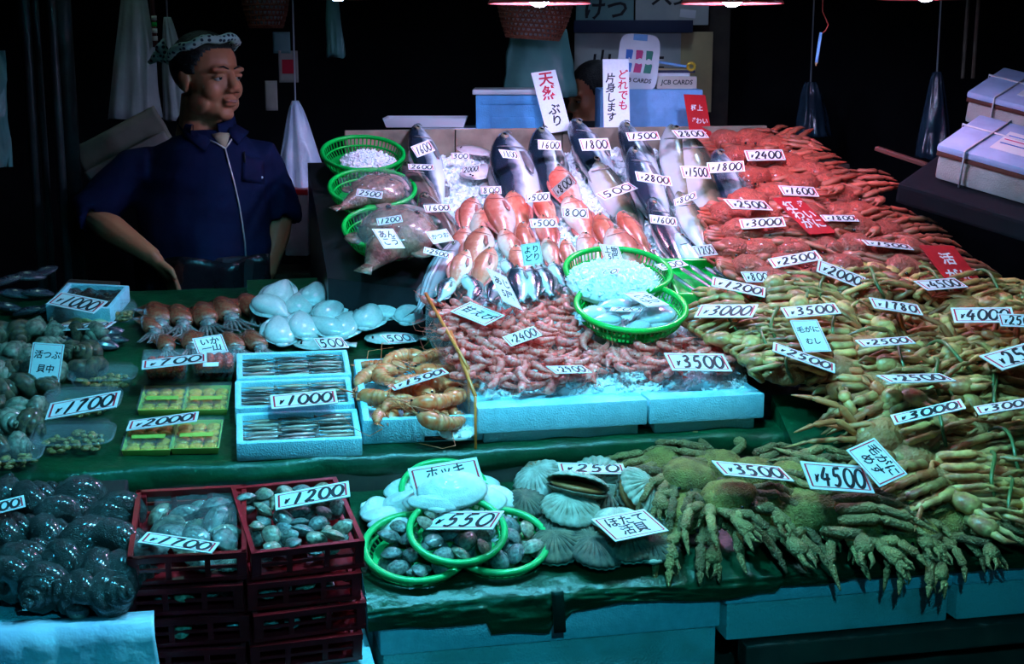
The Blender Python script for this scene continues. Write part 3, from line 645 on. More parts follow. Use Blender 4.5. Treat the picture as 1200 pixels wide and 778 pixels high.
# monkfish: broad flat head, wide mouth, tapering tail (length 1, head +x)
def monk():
    def f(d): return 1 + .10 * noise.noise(d * 3.1) + .05 * noise.noise(d * 8)
    b = MB().ell((.16, 0, .0), (.33, .31, .17), 30, 16, fn=f)
    b.loft([[(x, w * math.cos(2 * PI * j / 14), z + w * .75 * math.sin(2 * PI * j / 14)) for j in range(14)] for x, w, z in ((.0, .20, .0), (-.14, .15, .0), (-.3, .085, -.01), (-.42, .045, -.02), (-.46, .03, -.02))])
    mo = MB().tube([(.36 - .0 + .13 * math.cos(a), .26 * math.sin(a), .05 + .02 * math.cos(3 * a)) for a in [(-1.4 + 2.8 * i / 14) for i in range(15)]], [.012] + [.03] * 13 + [.012], 8, flat=.7)
    fins = [('pectoral_fin', MB().ell((-.02, sy * .27, -.02), (.10, .10, .02), 12, 6, fn=f).mesh('monk_fin', 'monk')) for sy in (-1, 1)]
    tail = MB().loft([[(-.43, .03, .012), (-.43, -.03, .012), (-.43, -.03, -.02), (-.43, .03, -.02)], [(-.55, .07, .004), (-.55, -.07, .004), (-.55, -.07, -.004), (-.55, .07, -.004)]])
    eyes = [('eye', MB().ell((.26, sy * .12, .155), (.025, .025, .02), 10, 6).mesh('monk_eye', 'eye_black')) for sy in (-1, 1)]
    return Kit('monkfish', [('body', b.mesh('monk_body', 'monk')), ('lip', mo.mesh('monk_lip', 'monk_belly')), ('tail_fin', tail.mesh('monk_tail', 'monk'))] + fins + eyes)
K['monk'] = monk()
# squid (length 1: mantle tip at +x, tentacles at -x)
def squid():
    prof = [(.5, .004), (.46, .05), (.36, .11), (.2, .15), (.02, .16), (-.08, .13)]
    b = MB().loft([[(x, r * math.cos(2 * PI * j / 16), r * .62 * math.sin(2 * PI * j / 16)) for j in range(16)] for x, r in prof])
    fin = MB().loft([[(.49, 0, .01), (.3, .24, .012), (.1, .13, .01), (.1, -.13, .01), (.3, -.24, .012)], [(.49, 0, -.01), (.3, .24, 0), (.1, .13, -.01), (.1, -.13, -.01), (.3, -.24, 0)]])
    hd = MB().ell((-.14, 0, 0), (.09, .10, .075), 12, 8)
    P = [('mantle', b.mesh('squid_mantle', 'squid')), ('fin', fin.mesh('squid_fin', 'squid')), ('head', hd.mesh('squid_head', 'squid_flesh'))]
    for sy in (-1, 1): P.append(('eye', MB().ell((-.15, sy * .075, .03), (.028, .028, .028), 10, 6).mesh('squid_eye', 'eye_white'), None, [('pupil', MB().ell((-.15, sy * .085, .044), (.016, .018, .016), 8, 5).mesh('squid_pupil', 'eye_black'))]))
    for i in range(7):
        y = (i - 3) * .024; c = (i - 3) * .035
        P.append(('tentacle', MB().tube([(-.2, y, 0), (-.3, y + c * .6, -.01), (-.42, y + c * 1.6 + .03 * math.sin(i), -.02), (-.5, y + c * 2.4 + .05 * math.sin(i * 2), -.02)], [.026, .022, .015, .005], 7).mesh('squid_tentacle', 'squid_flesh')))
    return Kit('squid', P)
K['squid'] = squid()
def cuttle():
    def f(d): return 1 + .05 * noise.noise(d * 2.3)
    b = MB().loft([[(x, r * math.cos(2 * PI * j / 18) * (1 + .03 * math.sin(3 * x * 9)), h * math.sin(2 * PI * j / 18)) for j in range(18)] for x, r, h in ((.52, .008, .006), (.44, .06, .04), (.30, .15, .09), (.10, .25, .13), (-.1, .31, .15), (-.28, .30, .13), (-.42, .20, .085), (-.49, .07, .03))])
    fr = MB().loft([[(.03 + .52 * math.cos(a) * k, (.36 - .10 * math.cos(a)) * math.sin(a) * k, z + .018 * math.sin(5 * a + 1)) for a in [2 * PI * j / 40 for j in range(40)]] for k, z in ((1.0, -.045), (1.0, -.035), (.7, -.02))])
    hd = MB().ell((-.47, 0, -.03), (.07, .12, .045), 12, 8, fn=f)
    return Kit('cuttlefish', [('mantle', b.mesh('cuttle_mantle', 'cuttle')), ('skirt_fin', fr.mesh('cuttle_skirt', 'cuttle')), ('head', hd.mesh('cuttle_head', 'cuttle'))])
K['cuttle'] = cuttle()
# shrimp: curled body of overlapping shell rings (length about 1)
def shrimp(name, bend, m, ml, legs=True):
    L = [(i / 13) for i in range(14)]
    def path(t):
        a = -bend / 2 + bend * t; r = 0.8 / bend
        return V((r * math.sin(a) + .05, r * math.cos(a) - r * math.cos(bend / 2), 0))
    rad = [.03, .085, .125, .138, .142, .132, .130, .122, .115, .104, .094, .078, .066, .03]
    pts = [path(1 - t) for t in L]
    P2 = []; r2 = []
    for i in range(43):
        t = i / 42; q = t * 13; k = min(12, int(q)); rr_ = rad[k] + (rad[k + 1] - rad[k]) * (q - k)
        if .34 < t < .97: sg = ((t - .34) * 11) % 1.0; rr_ *= (.86 + .2 * sg)
        P2.append(path(1 - t)); r2.append(rr_)
    b = MB().tube(P2, r2, 9, flat=.85, up=(0, 0, 1))
    hd = path(1); d = (path(1) - path(.93)).normalized()
    b.tube([hd - d * .03, hd + d * .13], [.026, .004], 6)
    tl = path(0); dt = (path(0) - path(.07)).normalized(); sd = V((-dt.y, dt.x, 0))
    fan = MB()
    for k in (-1, -.35, .35, 1): fan.loft([[tl + V((0, 0, .008)), tl - V((0, 0, .008)), tl + sd * .012], [tl + dt * .14 + sd * k * .09 + V((0, 0, .012 * k)), tl + dt * .14 + sd * k * .09 - V((0, 0, .006)), tl + dt * .13 + sd * (k * .09 + .03)]])
    an = MB()
    for k in (-1, 1): an.tube([hd, hd + d * .18 + sd * (-.06) + V((0, 0, .05 * k)), hd + d * .36 + V((.0, .16 * k - .1, .07 * k)), hd + d * .42 + V((-.18, .34 * k - .16, .05)), hd + d * .34 + V((-.5, .40 * k - .1, .06))], [.009, .008, .006, .005, .003], 4)
    lg = MB()
    for i in range(5):
        q = path(.80 - i * .075); 
        lg.tube([q + V((0, -.05, .02)), q + V((.02, -.13, .03)), q + V((.06, -.17, .01))], [.013, .009, .004], 4)
    bd = MB()
    for q in (.36, .455, .545, .635, .73, .82, .91):
        i_ = min(41, int(q * 42)); a_ = P2[i_]; b_ = P2[i_ + 1]; bd.tube([a_, b_], [r2[i_] * 1.06, r2[i_] * 1.03], 9, flat=.86, up=(0, 0, 1), cap=False)
    ey = MB().ell(tuple(hd + d * .0 + V((0, .02, .045))), (.022, .022, .018), 8, 5)
    P = [('shell', b.mesh(name + '_shell', m)), ('shell_bands', bd.mesh(name + '_bands', ml)), ('tail_fan', fan.mesh(name + '_tail', ml, False)), ('feelers', an.mesh(name + '_feelers', ml)), ('legs', lg.mesh(name + '_legs', ml)), ('eye', ey.mesh(name + '_eye', 'eye_black'))]
    return Kit(name, P)
K['shrimp1'] = shrimp('pink_shrimp', 1.5, 'shrimp', 'shrimp_leg'); K['shrimp2'] = shrimp('pink_shrimp', .8, 'shrimp', 'shrimp_leg')
K['shrimp3'] = shrimp('pink_shrimp', 2.3, 'shrimp', 'shrimp_leg'); K['prawn'] = shrimp('large_prawn', 1.9, 'prawn', 'prawn_leg'); K['prawn2'] = shrimp('large_prawn', 1.0, 'prawn', 'prawn_leg')

# crabs (metres): x = across, y = rear, z = up
def carapace(w, l, h, name, m, rough=.005):
    def f(d): return 1 + .07 * noise.noise(d * 4.0) + .05 * noise.noise(d * 11)
    mb = MB()
    def outl(a):
        c, s = math.cos(a), math.sin(a)
        r = 1 - .16 * max(0, -s) ** 2 + .05 * math.cos(3 * a + .6) + .035 * math.cos(13 * a)
        return c * r * w / 2 * (1 + .10 * s), s * r * l / 2
    rings = []
    for i in range(9):
        q = i / 8; z = h * (1 - q) ** 1.0; sc_ = math.sqrt(max(0, 1 - ((1 - q)) ** 2.4)) if q > 0 else .02
        rings.append([(outl(2 * PI * j / 26)[0] * sc_ + 0, outl(2 * PI * j / 26)[1] * sc_, z + rough * noise.noise(V((math.cos(2 * PI * j / 26) * q * 3.5, math.sin(2 * PI * j / 26) * q * 3.5, 1))) * (1 - q * .5)) for j in range(26)])
    for q in (.9, .6, .0): rings.append([(outl(2 * PI * j / 26)[0] * q, outl(2 * PI * j / 26)[1] * q, -h * (1 - q * .75) * .5) for j in range(26)])
    mb.loft(rings); return mb.mesh(name, m)
def leg(pts, r, m, name='crab_leg', flat=.75, n=8):
    """jointed leg: thick segments pinched at the joints"""
    P = []; rr = []
    m_ = len(pts) - 1
    for i in range(m_):
        a, b = V(pts[i]), V(pts[i + 1]); k = r * (1 - .22 * i)
        last = i == m_ - 1
        for t, q in ((.02, .50), (.14, 1.02), (.5, .86 if not last else .7), (.84, 1.0 if not last else .4), (.98, .55 if not last else .16)): P.append(a.lerp(b, t)); rr.append(k * q)
    return MB().tube(P, rr, n, flat=flat).mesh(name, m)
def claw(root, elbow, tip, r, m):
    root, elbow, tip = V(root), V(elbow), V(tip); d = (tip - elbow); L_ = d.length; d.normalize(); s_ = d.cross(EZ).normalized()
    arm = MB().tube([root, root.lerp(elbow, .5), elbow], [r * .7, r * .85, r * .75], 8)
    palm = MB().tube([elbow, elbow + d * L_ * .2, elbow + d * L_ * .42, elbow + d * L_ * .56], [r * .6, r * 1.25, r * 1.3, r * .9], 9, flat=.75)
    f1 = MB().tube([elbow + d * L_ * .5 + s_ * r * .5, elbow + d * L_ * .8 + s_ * r * .8, tip + s_ * r * .15], [r * .5, r * .38, r * .06], 7)
    f2 = MB().tube([elbow + d * L_ * .5 - s_ * r * .5, elbow + d * L_ * .8 - s_ * r * .75, tip - s_ * r * .15], [r * .45, r * .32, r * .06], 7)
    return ('claw', arm.mesh('claw_arm', m), None, [('palm', palm.mesh('claw_palm', m)), ('pincer', f1.mesh('claw_finger', m)), ('pincer', f2.mesh('claw_finger', m))])
def band_mesh(): return MB().ring(lambda a: (0.012 * math.sin(2 * a), .062 * math.cos(a), .030 + .034 * math.sin(a)), 30, .0042, 6).mesh('band', 'band')
def crab_snow(shell, lm, nm):
    P = [('carapace', carapace(.115, .115, .042, nm + '_carapace', shell, .011))]
    for i in range(4):      # legs on the +x side, laid out side by side
        y = -.035 + .026 * i
        P.append(('leg', leg([(.045, y, .004), (.105, y + .004 * (i - 1.5), .010 + .006 * (i % 2)), (.168, y * 1.1, .002 + .008 * (i % 2)), (.205, y * 1.0 - .004, -.004)], .0128, lm)))
    for i in range(4):      # -x side: folded back under the body
        y = -.045 + .028 * i
        P.append(('leg', leg([(-.045, y, .002), (-.098, y - .006, .012 - .004 * i), (-.072, y - .026, -.012), (-.03, y - .034, -.016)], .0105, lm)))
    P.append(claw((.03, -.05, .0), (.075, -.088, .006), (.005, -.105, .004), .0105, lm)); P.append(claw((-.03, -.05, .0), (-.08, -.082, .006), (-.012, -.112, .002), .0105, lm))
    for sx in (-1, 1): P.append(('eye', MB().ell((sx * .014, -.058, .012), (.004, .006, .004), 8, 5).mesh('crab_eye', 'eye_black')))
    return Kit('snow_crab', P)
K['red'] = crab_snow('redcrab', 'redleg', 'red')
K['tan'] = crab_snow('greencrab', 'brownleg', 'tan')
def crab_bundle():
    P = [('carapace', carapace(.115, .10, .036, 'bundle_carapace', 'greencrab'))]
    for sx in (-1, 1):
        for i in range(4):
            y = -.046 + .0285 * i
            P.append(('leg', leg([(sx * .052, y * .8, -.004), (sx * (.086 + .004 * i), y * 1.05, .026 + .003 * (i % 2)), (sx * .020, y * 1.08 - .004, .047 + .004 * math.cos(i * 2)), (sx * -.024, y * 1.12 - .008, .040)], .0125, 'greenleg')))
    P.append(claw((.035, -.05, .0), (.088, -.07, .03), (.012, -.105, .044), .0185, 'greenleg')); P.append(claw((-.035, -.05, .0), (-.088, -.068, .026), (-.006, -.125, .034), .0185, 'greenleg'))
    P.append(('rubber_band', band_mesh()))
    return Kit('bundled_crab', P)
K['bundle'] = crab_bundle()
def crab_side():    # legs of both sides swept to one side in a sheaf
    P = [('carapace', carapace(.11, .10, .04, 'side_carapace', 'greencrab'))]
    for i in range(8):
        y = -.045 + .0128 * i; z = .012 + .014 * (i % 2)
        P.append(('leg', leg([(.02, y, z + .012), (.08, y * 1.25, z + .02), (.13, y * 1.15 - .008, z + .002), (.168, y * .9 - .016, z - .014)], .0122, 'greenleg' if i % 3 else 'brownleg')))
    P.append(claw((.0, -.05, .0), (.055, -.085, .022), (.14, -.105, .022), .017, 'greenleg')); P.append(claw((-.035, -.05, .0), (-.085, -.07, .016), (-.01, -.12, .02), .017, 'greenleg'))
    return Kit('bundled_crab', P)
K['side'] = crab_side()
def crab_splay(k):     # legs sprawling at all angles, knees up
    rr = random.Random(k)
    P = [('carapace', carapace(.105, .095, .036, 'splay_carapace', 'greencrab', .008))]
    for sx in (-1, 1):
        for i in range(4):
            a = sx * (.5 + .55 * i) + rr.uniform(-.35, .35); d = V((math.sin(a), -math.cos(a), 0)); b = a + rr.uniform(-.7, .7); d2 = V((math.sin(b), -math.cos(b), 0))
            p0 = d * .042; p1 = p0 + d * .055 + V((0, 0, rr.uniform(.012, .05))); p2 = p1 + d2 * .055 + V((0, 0, rr.uniform(-.03, .015))); p3 = p2 + d2 * .045 + V((0, 0, rr.uniform(-.035, .01)))
            P.append(('leg', leg([p0, p1, p2, p3], rr.uniform(.0075, .0105), 'brownleg' if rr.random() < .6 else 'greenleg')))
    P.append(claw((.02, -.045, .004), (.05 + rr.uniform(-.02, .02), -.085, .03), (.02, -.13, .02), .0115, 'greenleg')); P.append(claw((-.02, -.045, .004), (-.055, -.08, .022), (-.03, -.135, .03), .0115, 'brownleg'))
    return Kit('sprawling_crab', P)
for k_ in range(4): K['splay%d' % k_] = crab_splay(40 + k_)
def crab_hairy(k):
    rr = random.Random(k)
    P = [('carapace', carapace(.13, .12, .040, 'hairy_carapace', 'hairycrab', .010))]
    for sx in (-1, 1):
        for i in range(4):
            x = sx * (.028 + .013 * i); a = sx * (.0 + .36 * i) + rr.uniform(-.3, .3)
            L1, L2, L3 = .055 + rr.uniform(-.008, .008), .055 + rr.uniform(-.01, .01), .040 + rr.uniform(-.012, .02)
            p0 = V((x, -.035 + .016 * i, .0)); d = V((math.sin(a), -math.cos(a), 0)); p1 = p0 + d * L1 + V((0, 0, .016)); p2 = p1 + V((math.sin(a * .7), -math.cos(a * .7), -.25)).normalized() * L2; p3 = p2 + V((math.sin(a * .3), -math.cos(a * .3), -.75)).normalized() * L3
            P.append(('leg', leg([p0, p1, p2, p3], .0145, 'hairyleg')))
    P.append(claw((.02, -.055, .004), (.045, -.10, .016), (.03, -.165, -.012), .0125, 'hairyleg')); P.append(claw((-.02, -.055, .004), (-.05, -.095, .016), (-.035, -.16, -.006), .0125, 'hairyleg'))
    for sx in (-1, 1): P.append(('eye', MB().ell((sx * .014, -.060, .018), (.004, .006, .004), 8, 5).mesh('crab_eye', 'eye_black')))
    return Kit('hairy_crab', P)
def crab_hairy_side(k):
    rr = random.Random(k); P = [('carapace', carapace(.135, .12, .042, 'hairy_side_carapace', 'hairycrab', .010))]
    for i in range(8):
        y = -.052 + .0145 * i; z = .004 + .012 * (i % 2)
        P.append(('leg', leg([(.025, y, z + .012), (.095, y * 1.2 - .004, z + .016), (.15, y * 1.2 - .016 - rr.uniform(0, .02), z + .0), (.19, y * 1.1 - .03 - rr.uniform(0, .03), z - .022)], .0128, 'hairyleg')))
    P.append(claw((.0, -.055, .0), (.05, -.10, .014), (.04, -.165, -.01), .0125, 'hairyleg')); P.append(claw((-.035, -.05, .0), (-.07, -.085, .012), (-.045, -.15, -.008), .0125, 'hairyleg'))
    return Kit('hairy_crab', P)
K['hairys'] = crab_hairy_side(3); K['hairys2'] = crab_hairy_side(9)
K['hairy1'] = crab_hairy(1); K['hairy2'] = crab_hairy(2); K['hairy3'] = crab_hairy(5)

# shells
def valve(w, l, h, sgn, ribs, m, name, open_=0.0, thick=.03):
    mb = MB(); nu, nv = (110 if ribs else 28), (10 if ribs else 14); vs = []; fs = []
    for i in range(nv + 1):
        q = i / nv
        for j in range(nu):
            a = 2 * PI * j / nu; c, s = math.cos(a), math.sin(a)
            rib = (1 + .03 * math.cos(ribs * a) * q) if ribs else 1
            R_ = (1 - .16 * max(0, s) ** 6 if not ribs else 1 - .10 * max(0, s) ** 4)
            vs.append((c * w / 2 * q * rib * R_, s * l / 2 * q * rib * R_ + (1 - q) * l * .16, sgn * h * ((1 - q * q) ** .75 if ribs else (1 - q ** 2.2) ** .95) * (1 + (.22 * math.cos(ribs * a) * min(1, q * 1.6) if ribs else .035 * math.cos(24 * q)))))
    for i in range(nv):
        for j in range(nu):
            k = (j + 1) % nu; fs.append((i * nu + j, i * nu + k, (i + 1) * nu + k, (i + 1) * nu + j))
    return mb.add(vs, fs).mesh(name, m, thick=thick * (1 if sgn < 0 else -1) if thick else 0)
def shell_kit(name, l, h, ribs, m, m_low, lip, gape=0.0):
    up = valve(1, l, h, 1, ribs, m, name + '_upper', thick=.02); lo = valve(1, l, h * .8, -1, ribs, m_low, name + '_lower', thick=.02)
    P = [('upper_valve', up, RX(-gape) @ T(0, 0, gape * .25)), ('lower_valve', lo)]
    P.append(('mantle_edge', MB().ell((0, .01, gape * .14), (.455, l * .455, .03 + gape * .12), 24, 6).mesh(name + '_lip', lip)))
    P.append(('hinge', MB().tube([(-.14, l * .43, 0), (0, l * .47, .01), (.14, l * .43, 0)], [.03, .05, .03], 8).mesh(name + '_hinge', m_low)))
    return Kit(name, P)
K['scallop'] = shell_kit('scallop', .95, .15, 22, 'scallop', 'scallop_dark', 'scallop_lip', .36)
K['scallop_dark'] = shell_kit('scallop', .95, .17, 22, 'scallop_dark', 'scallop', 'scallop_lip', .08)
K['surf'] = shell_kit('surf_clam', .70, .19, 0, 'surf', 'surf', 'surf_edge', .05)
K['clam'] = shell_kit('clam', .74, .24, 0, 'clam', 'clam', 'clam_tan', .03)
K['clam_tan'] = shell_kit('clam', .74, .24, 0, 'clam_tan', 'clam_tan', 'clam', .03)
K['mussel'] = shell_kit('mussel', .40, .15, 0, 'mussel', 'mussel', 'surf_edge', .05)
def whelk(name, m):
    mb = MB(); turns = 4.2; n = 46; pts = []; rad = []
    for i in range(n + 1):
        t = i / n; k = (1 - t) ** 1.25; a = t * turns * 2 * PI
        pts.append((.30 * k * math.cos(a), .30 * k * math.sin(a), .06 + .82 * (1 - k) - .15)); rad.append(.29 * k + .012)
    mb.tube(pts, rad, 9)
    op = MB().ell((.42, -.06, -.05), (.12, .20, .24), 12, 8, X=RZ(-.3))
    return Kit(name, [('spiral_shell', mb.mesh(name + '_spiral', m)), ('lip', op.mesh(name + '_lip', m)), ('lid', MB().ell((.47, -.10, -.06), (.075, .15, .18), 12, 8, X=RZ(-.3)).mesh(name + '_lid', 'whelk_pale'))])
K['whelk'] = whelk('whelk', 'whelk'); K['whelk_pale'] = whelk('whelk', 'whelk_pale'); K['turban'] = whelk('turban_shell', 'turban')

# baskets
def basket(name, rx, ry, h, m, rim=.008, slats=60, inner=.82):
    P = [('rim', MB().ring(lambda a: (rx * math.cos(a), ry * math.sin(a), h), 56, rim, 8).mesh(name + '_rim', m))]
    P.append(('lower_ring', MB().ring(lambda a: (rx * .93 * math.cos(a), ry * .93 * math.sin(a), h * .45), 48, rim * .5, 6).mesh(name + '_ring', m)))
    P.append(('base', MB().lathe([(.001, .0), (rx * inner, .0), (rx * (inner + .02), .004), (rx * inner, .005), (.001, .005)], 40).mesh(name + '_base', m), Matrix.Diagonal((1, ry / rx, 1, 1))))
    mb = MB()
    for i in range(slats):
        a = 2 * PI * i / slats; c, s = math.cos(a), math.sin(a)
        mb.tube([(rx * inner * c, ry * inner * s, .003), (rx * .94 * c, ry * .94 * s, h * .5), (rx * c, ry * s, h)], [.0022, .002, .0025], 4)
    P.append(('slat_lattice', mb.mesh(name + '_slats', m, False)))
    return Kit(name, P)
K['basket'] = basket('colander_basket', .118, .118, .045, 'green_basket', .0065)
K['basket_wide'] = basket('colander_basket', .135, .118, .05, 'green_basket', .0075, 70)
K['clam_basket'] = basket('clam_basket', .098, .085, .035, 'lime_basket', .0075, 44)

# ================================================================== crushed ice and the boxes of the shrimp
def crowd(o, phrase, cat, group): tag(o, None, cat, group); CROWD.append((o, phrase, proj(o.matrix_basis.translation))); return o
za = 0.754
for px0, px1, w in ((561, 755, 'white foam box with ice and pink shrimp beside the orange edged divider'), (757, 888, 'white foam box under the ice with the 3500-yen card')):
    a = ux(px0, 0.0, 0); b = ux(px1, 0.0, 0)
    lidded((a + b) / 2, 0.21, za, b - a, 0.42, 0.030, 0.058, w, group='foam boxes under the shrimp ice', lip=0.016)
c4 = [P_CEN.hit(562, 470), P_CEN.hit(889, 466), P_CEN.hit(838, 172), P_CEN.hit(498, 172)]
def bed(i, j):
    ji = j ** 1.0
    p = c4[0].lerp(c4[1], i).lerp(c4[3].lerp(c4[2], i), ji)
    h = 0.024 * noise.noise(p * 8) + 0.014 * noise.noise(p * 24) + 0.006 * noise.noise(p * 60)
    e = min(1, min(j, 1 - j) * 40 + .0, min(i, 1 - i) * 30)
    return p + P_CEN.n * (h - 0.004 - 0.045 * (1 - e))
ice = MB().grid(bed, 110, 150)
def chip(mb, p, s):
    q = [V((R.uniform(.5, 1) * a, R.uniform(.5, 1) * b, R.uniform(.5, 1) * c)) * s for a, b, c in ((1, 0, 0), (-1, 0, 0), (0, 1, 0), (0, -1, 0), (0, 0, 1), (0, 0, -1))]
    X = Matrix.Rotation(R.uniform(0, 6), 4, V((R.uniform(-1, 1), R.uniform(-1, 1), R.uniform(-1, 1))).normalized())
    mb.add([p + X @ v for v in q], [(0, 2, 4), (2, 1, 4), (1, 3, 4), (3, 0, 4), (2, 0, 5), (1, 2, 5), (3, 1, 5), (0, 3, 5)])
for k in range(9000):
    chip(ice, bed(R.uniform(.02, .98), R.uniform(.012, .99)) + P_CEN.n * 0.003, R.uniform(.004, .011))
o = ob('crushed_ice', ice.mesh('crushed_ice', 'ice', False)); tag(o, 'bed of crushed ice under the fish and the shrimp', 'ice', kind='stuff')

# clear divider panels with orange edges
def divider(top0, top1, h0, label):
    a = P_CEN.hit(*top0, .045); b = P_CEN.hit(*top1, .055)
    r = empty('divider_panel', T(*a)); tag(r, label, 'divider', 'dividers between prawns and shrimp')
    a0, b0 = V((0, 0, 0)), b - a
    dn = V((0, 0, -h0)); sx = EU * .0015
    ob('panel', MB().add([a0 - sx, b0 - sx, b0 + dn - sx, a0 + dn - sx, a0 + sx, b0 + sx, b0 + dn + sx, a0 + dn + sx], [(0, 1, 2, 3), (7, 6, 5, 4), (0, 4, 5, 1), (1, 5, 6, 2), (2, 6, 7, 3), (3, 7, 4, 0)]).mesh('panel', 'acrylic', False), r)
    ob('orange_edge', MB().tube([a0, a0.lerp(b0, .5), b0], .0045, 6).mesh('orange_edge', 'orange_edge'), r)
    ob('orange_edge', MB().tube([b0, b0 + dn * .5, b0 + dn], .0035, 6).mesh('orange_edge', 'orange_edge'), r)
divider((499, 344), (549, 432), .10, 'farther clear divider panel with an orange edge beside the prawns')
divider((526, 384), (557, 464), .125, 'nearer clear divider panel with an orange edge beside the shrimp box')

# ================================================================== fish on the ice   (kit, head, tail, lift, roll, phrase)
def cfish(k, hd, tl, lift, roll, phrase, group, tint=None, wide=1.0):
    dx_, dy_ = tl[0] - hd[0], tl[1] - hd[1]; e_ = 1.42 if group == BIG else 1.15
    a = P_CEN.hit(*hd, lift + .012); b = P_CEN.hit(hd[0] + dx_ * e_, hd[1] + dy_ * e_, lift - (.055 if group == BIG else .02)); x = a - b; L = x.length; x.normalize(); y = P_CEN.n.cross(x).normalized()
    X = frame(x, y, x.cross(y), (a + b) / 2, L) @ RX(roll) @ Matrix.Diagonal((1, wide, wide, 1))
    return crowd(K[k].put(X, tint=tint), phrase, 'fish', group)
BIG = 'large silver fish on the ice'
for q in [('silver', (487, 146), (512, 226), .035, .2, 1.3), ('brown', (474, 190), (512, 256), .03, .2, 1.5), ('brown', (494, 226), (535, 300), .035, .25, 1.5),
          ('striped', (536, 282), (500, 346), .03, 2.9, 1.3), ('silver', (590, 156), (618, 258), .045, .1, 1.5), ('silver', (634, 149), (652, 240), .045, .1, 1.4),
          ('silver', (672, 140), (716, 226), .05, .3, 1.45), ('olive', (690, 182), (742, 268), .035, 3.0, 1.4), ('silver', (730, 142), (768, 224), .045, .2, 1.3),
          ('silver', (740, 172), (776, 262), .045, .15, 1.3), ('olive', (786, 146), (806, 238), .045, 3.1, 1.4), ('olive', (802, 154), (838, 262), .05, 3.0, 1.3), ('silver', (762, 232), (800, 312), .045, .2, 1.35),
          ('olive', (794, 224), (833, 300), .05, 3.0, 1.4), ('silver', (840, 176), (868, 262), .05, .2, 1.5), ('silver', (792, 272), (832, 330), .04, 3.0, 1.5), ('silver', (762, 290), (792, 330), .035, .2, 1.5)]:
    k = q[0]
    ph = {'silver': 'large silver fish with a dark back', 'olive': 'large olive backed silver fish', 'brown': 'dark brown striped fish in clear film', 'striped': 'plump silver fish with dark stripes'}[k]
    cfish(k, q[1], q[2], q[3], q[4], ph, BIG, wide=q[5] * .54)
RED = 'red fish on the ice'
for k, hd, tl, lf in [('pink', (556, 231), (545, 277), .03), ('pink', (578, 226), (596, 284), .045), ('rose', (599, 224), (612, 276), .035), ('pink', (545, 266), (541, 316), .03), ('pink', (568, 266), (552, 324), .05),
          ('rose', (612, 260), (622, 305), .04), ('pink', (589, 268), (606, 312), .045), ('pink', (604, 287), (618, 334), .05), ('pink', (549, 293), (530, 338), .045), ('rose', (577, 290), (556, 340), .045), ('pink', (565, 244), (562, 290), .03),
          ('pink', (652, 194), (674, 252), .03), ('pink', (664, 230), (694, 284), .03), ('rose', (631, 224), (648, 268), .04), ('rose', (634, 252), (648, 296), .045), ('pink', (640, 278), (652, 318), .04), ('pink', (662, 280), (672, 318), .045),
          ('rose', (702, 250), (720, 302), .04), ('rose', (726, 248), (760, 300), .045), ('pink', (716, 266), (748, 330), .06), ('pink', (684, 272), (694, 318), .045), ('pink', (700, 284), (706, 328), .05), ('rose', (738, 288), (757, 330), .05)]:
    cfish(k, hd, tl, lf, R.choice((.25, .1, 2.9, 3.0)), 'pink and white fish' if k == 'pink' else 'brick red fish', RED, wide=.80)
for hd, tl in [((536, 172), (580, 182)), ((544, 208), (592, 192)), ((566, 224), (604, 210))]:
    crowd(K['pale'].put(lay(P_CEN, hd, tl, .018, .05)), 'pale pink flatfish half sunk in ice', 'fish', 'pale flatfish on the ice')
for hd, tl in [((530, 326), (512, 356)), ((544, 322), (566, 352)), ((586, 326), (572, 356)), ((590, 303), (606, 330)), ((606, 312), (612, 358)), ((621, 314), (628, 356)), ((631, 312), (648, 350)), ((646, 308), (664, 338)), ((560, 332), (550, 358))]:
    crowd(K['smallgreen'].put(lay(P_CEN, hd, tl, .045, R.choice((.2, 3.0))), tint=(.75, .95, .9)), 'small green backed mackerel', 'fish', 'small mackerel on the ice')

# ================================================================== green baskets at the back with ice and monkfish
def ice_heap(c, n, r, hgt, label, nm='ice_heap', up=None, ey=1.0):
    mb = MB(); up = up or P_CEN.n; x = EU; y = up.cross(x).normalized()
    mb.ell((0, 0, 0), (r * .92, r * .92 * ey, hgt * .75), 20, 10, X=frame(x, y, up, c))
    for _ in range(n):
        a = R.uniform(0, 6.283); q = math.sqrt(R.random()) * r * .92
        chip(mb, c + x * (q * math.cos(a)) + y * (q * math.sin(a) * ey) + up * (hgt * .75 * math.sqrt(max(0, 1 - (q / r / .92) ** 2)) + R.uniform(-.002, .003)), R.uniform(.004, .010))
    o = ob(nm, mb.mesh(nm, 'ice', False)); return tag(o, label, 'ice', kind='stuff')
K['basket'].put(at(P_CEN, 425, 196, 0, 1.0, -.006), 'green colander basket holding only crushed ice', 'basket', 'green baskets at the back', tint=(1, 1, 1))
ice_heap(P_CEN.hit(432, 192, .022), 260, .088, .026, 'crushed ice heaped in the rear green basket')
K['basket'].put(at(P_CEN, 436, 237, 0, 1.0, -.006), 'green colander basket under the rear monkfish', 'basket', 'green baskets at the back', tint=(1, 1, 1))
K['basket'].put(at(P_CEN, 456, 285, 0, 1.02, -.006), 'green colander basket under the front monkfish', 'basket', 'green baskets at the back', tint=(1, 1, 1))
def monkfish(hd, tl, lift, label):
    r = K['monk'].put(lay(P_CEN, hd, tl, lift, 0), label, 'fish', 'monkfish in the green baskets', tint=(1, 1, 1))
    return r
monkfish((466, 214), (394, 244), .05, 'brown monkfish in clear film in the rear green basket')
monkfish((484, 252), (428, 316), .05, 'brown monkfish in clear film hanging its tail over the front green basket')
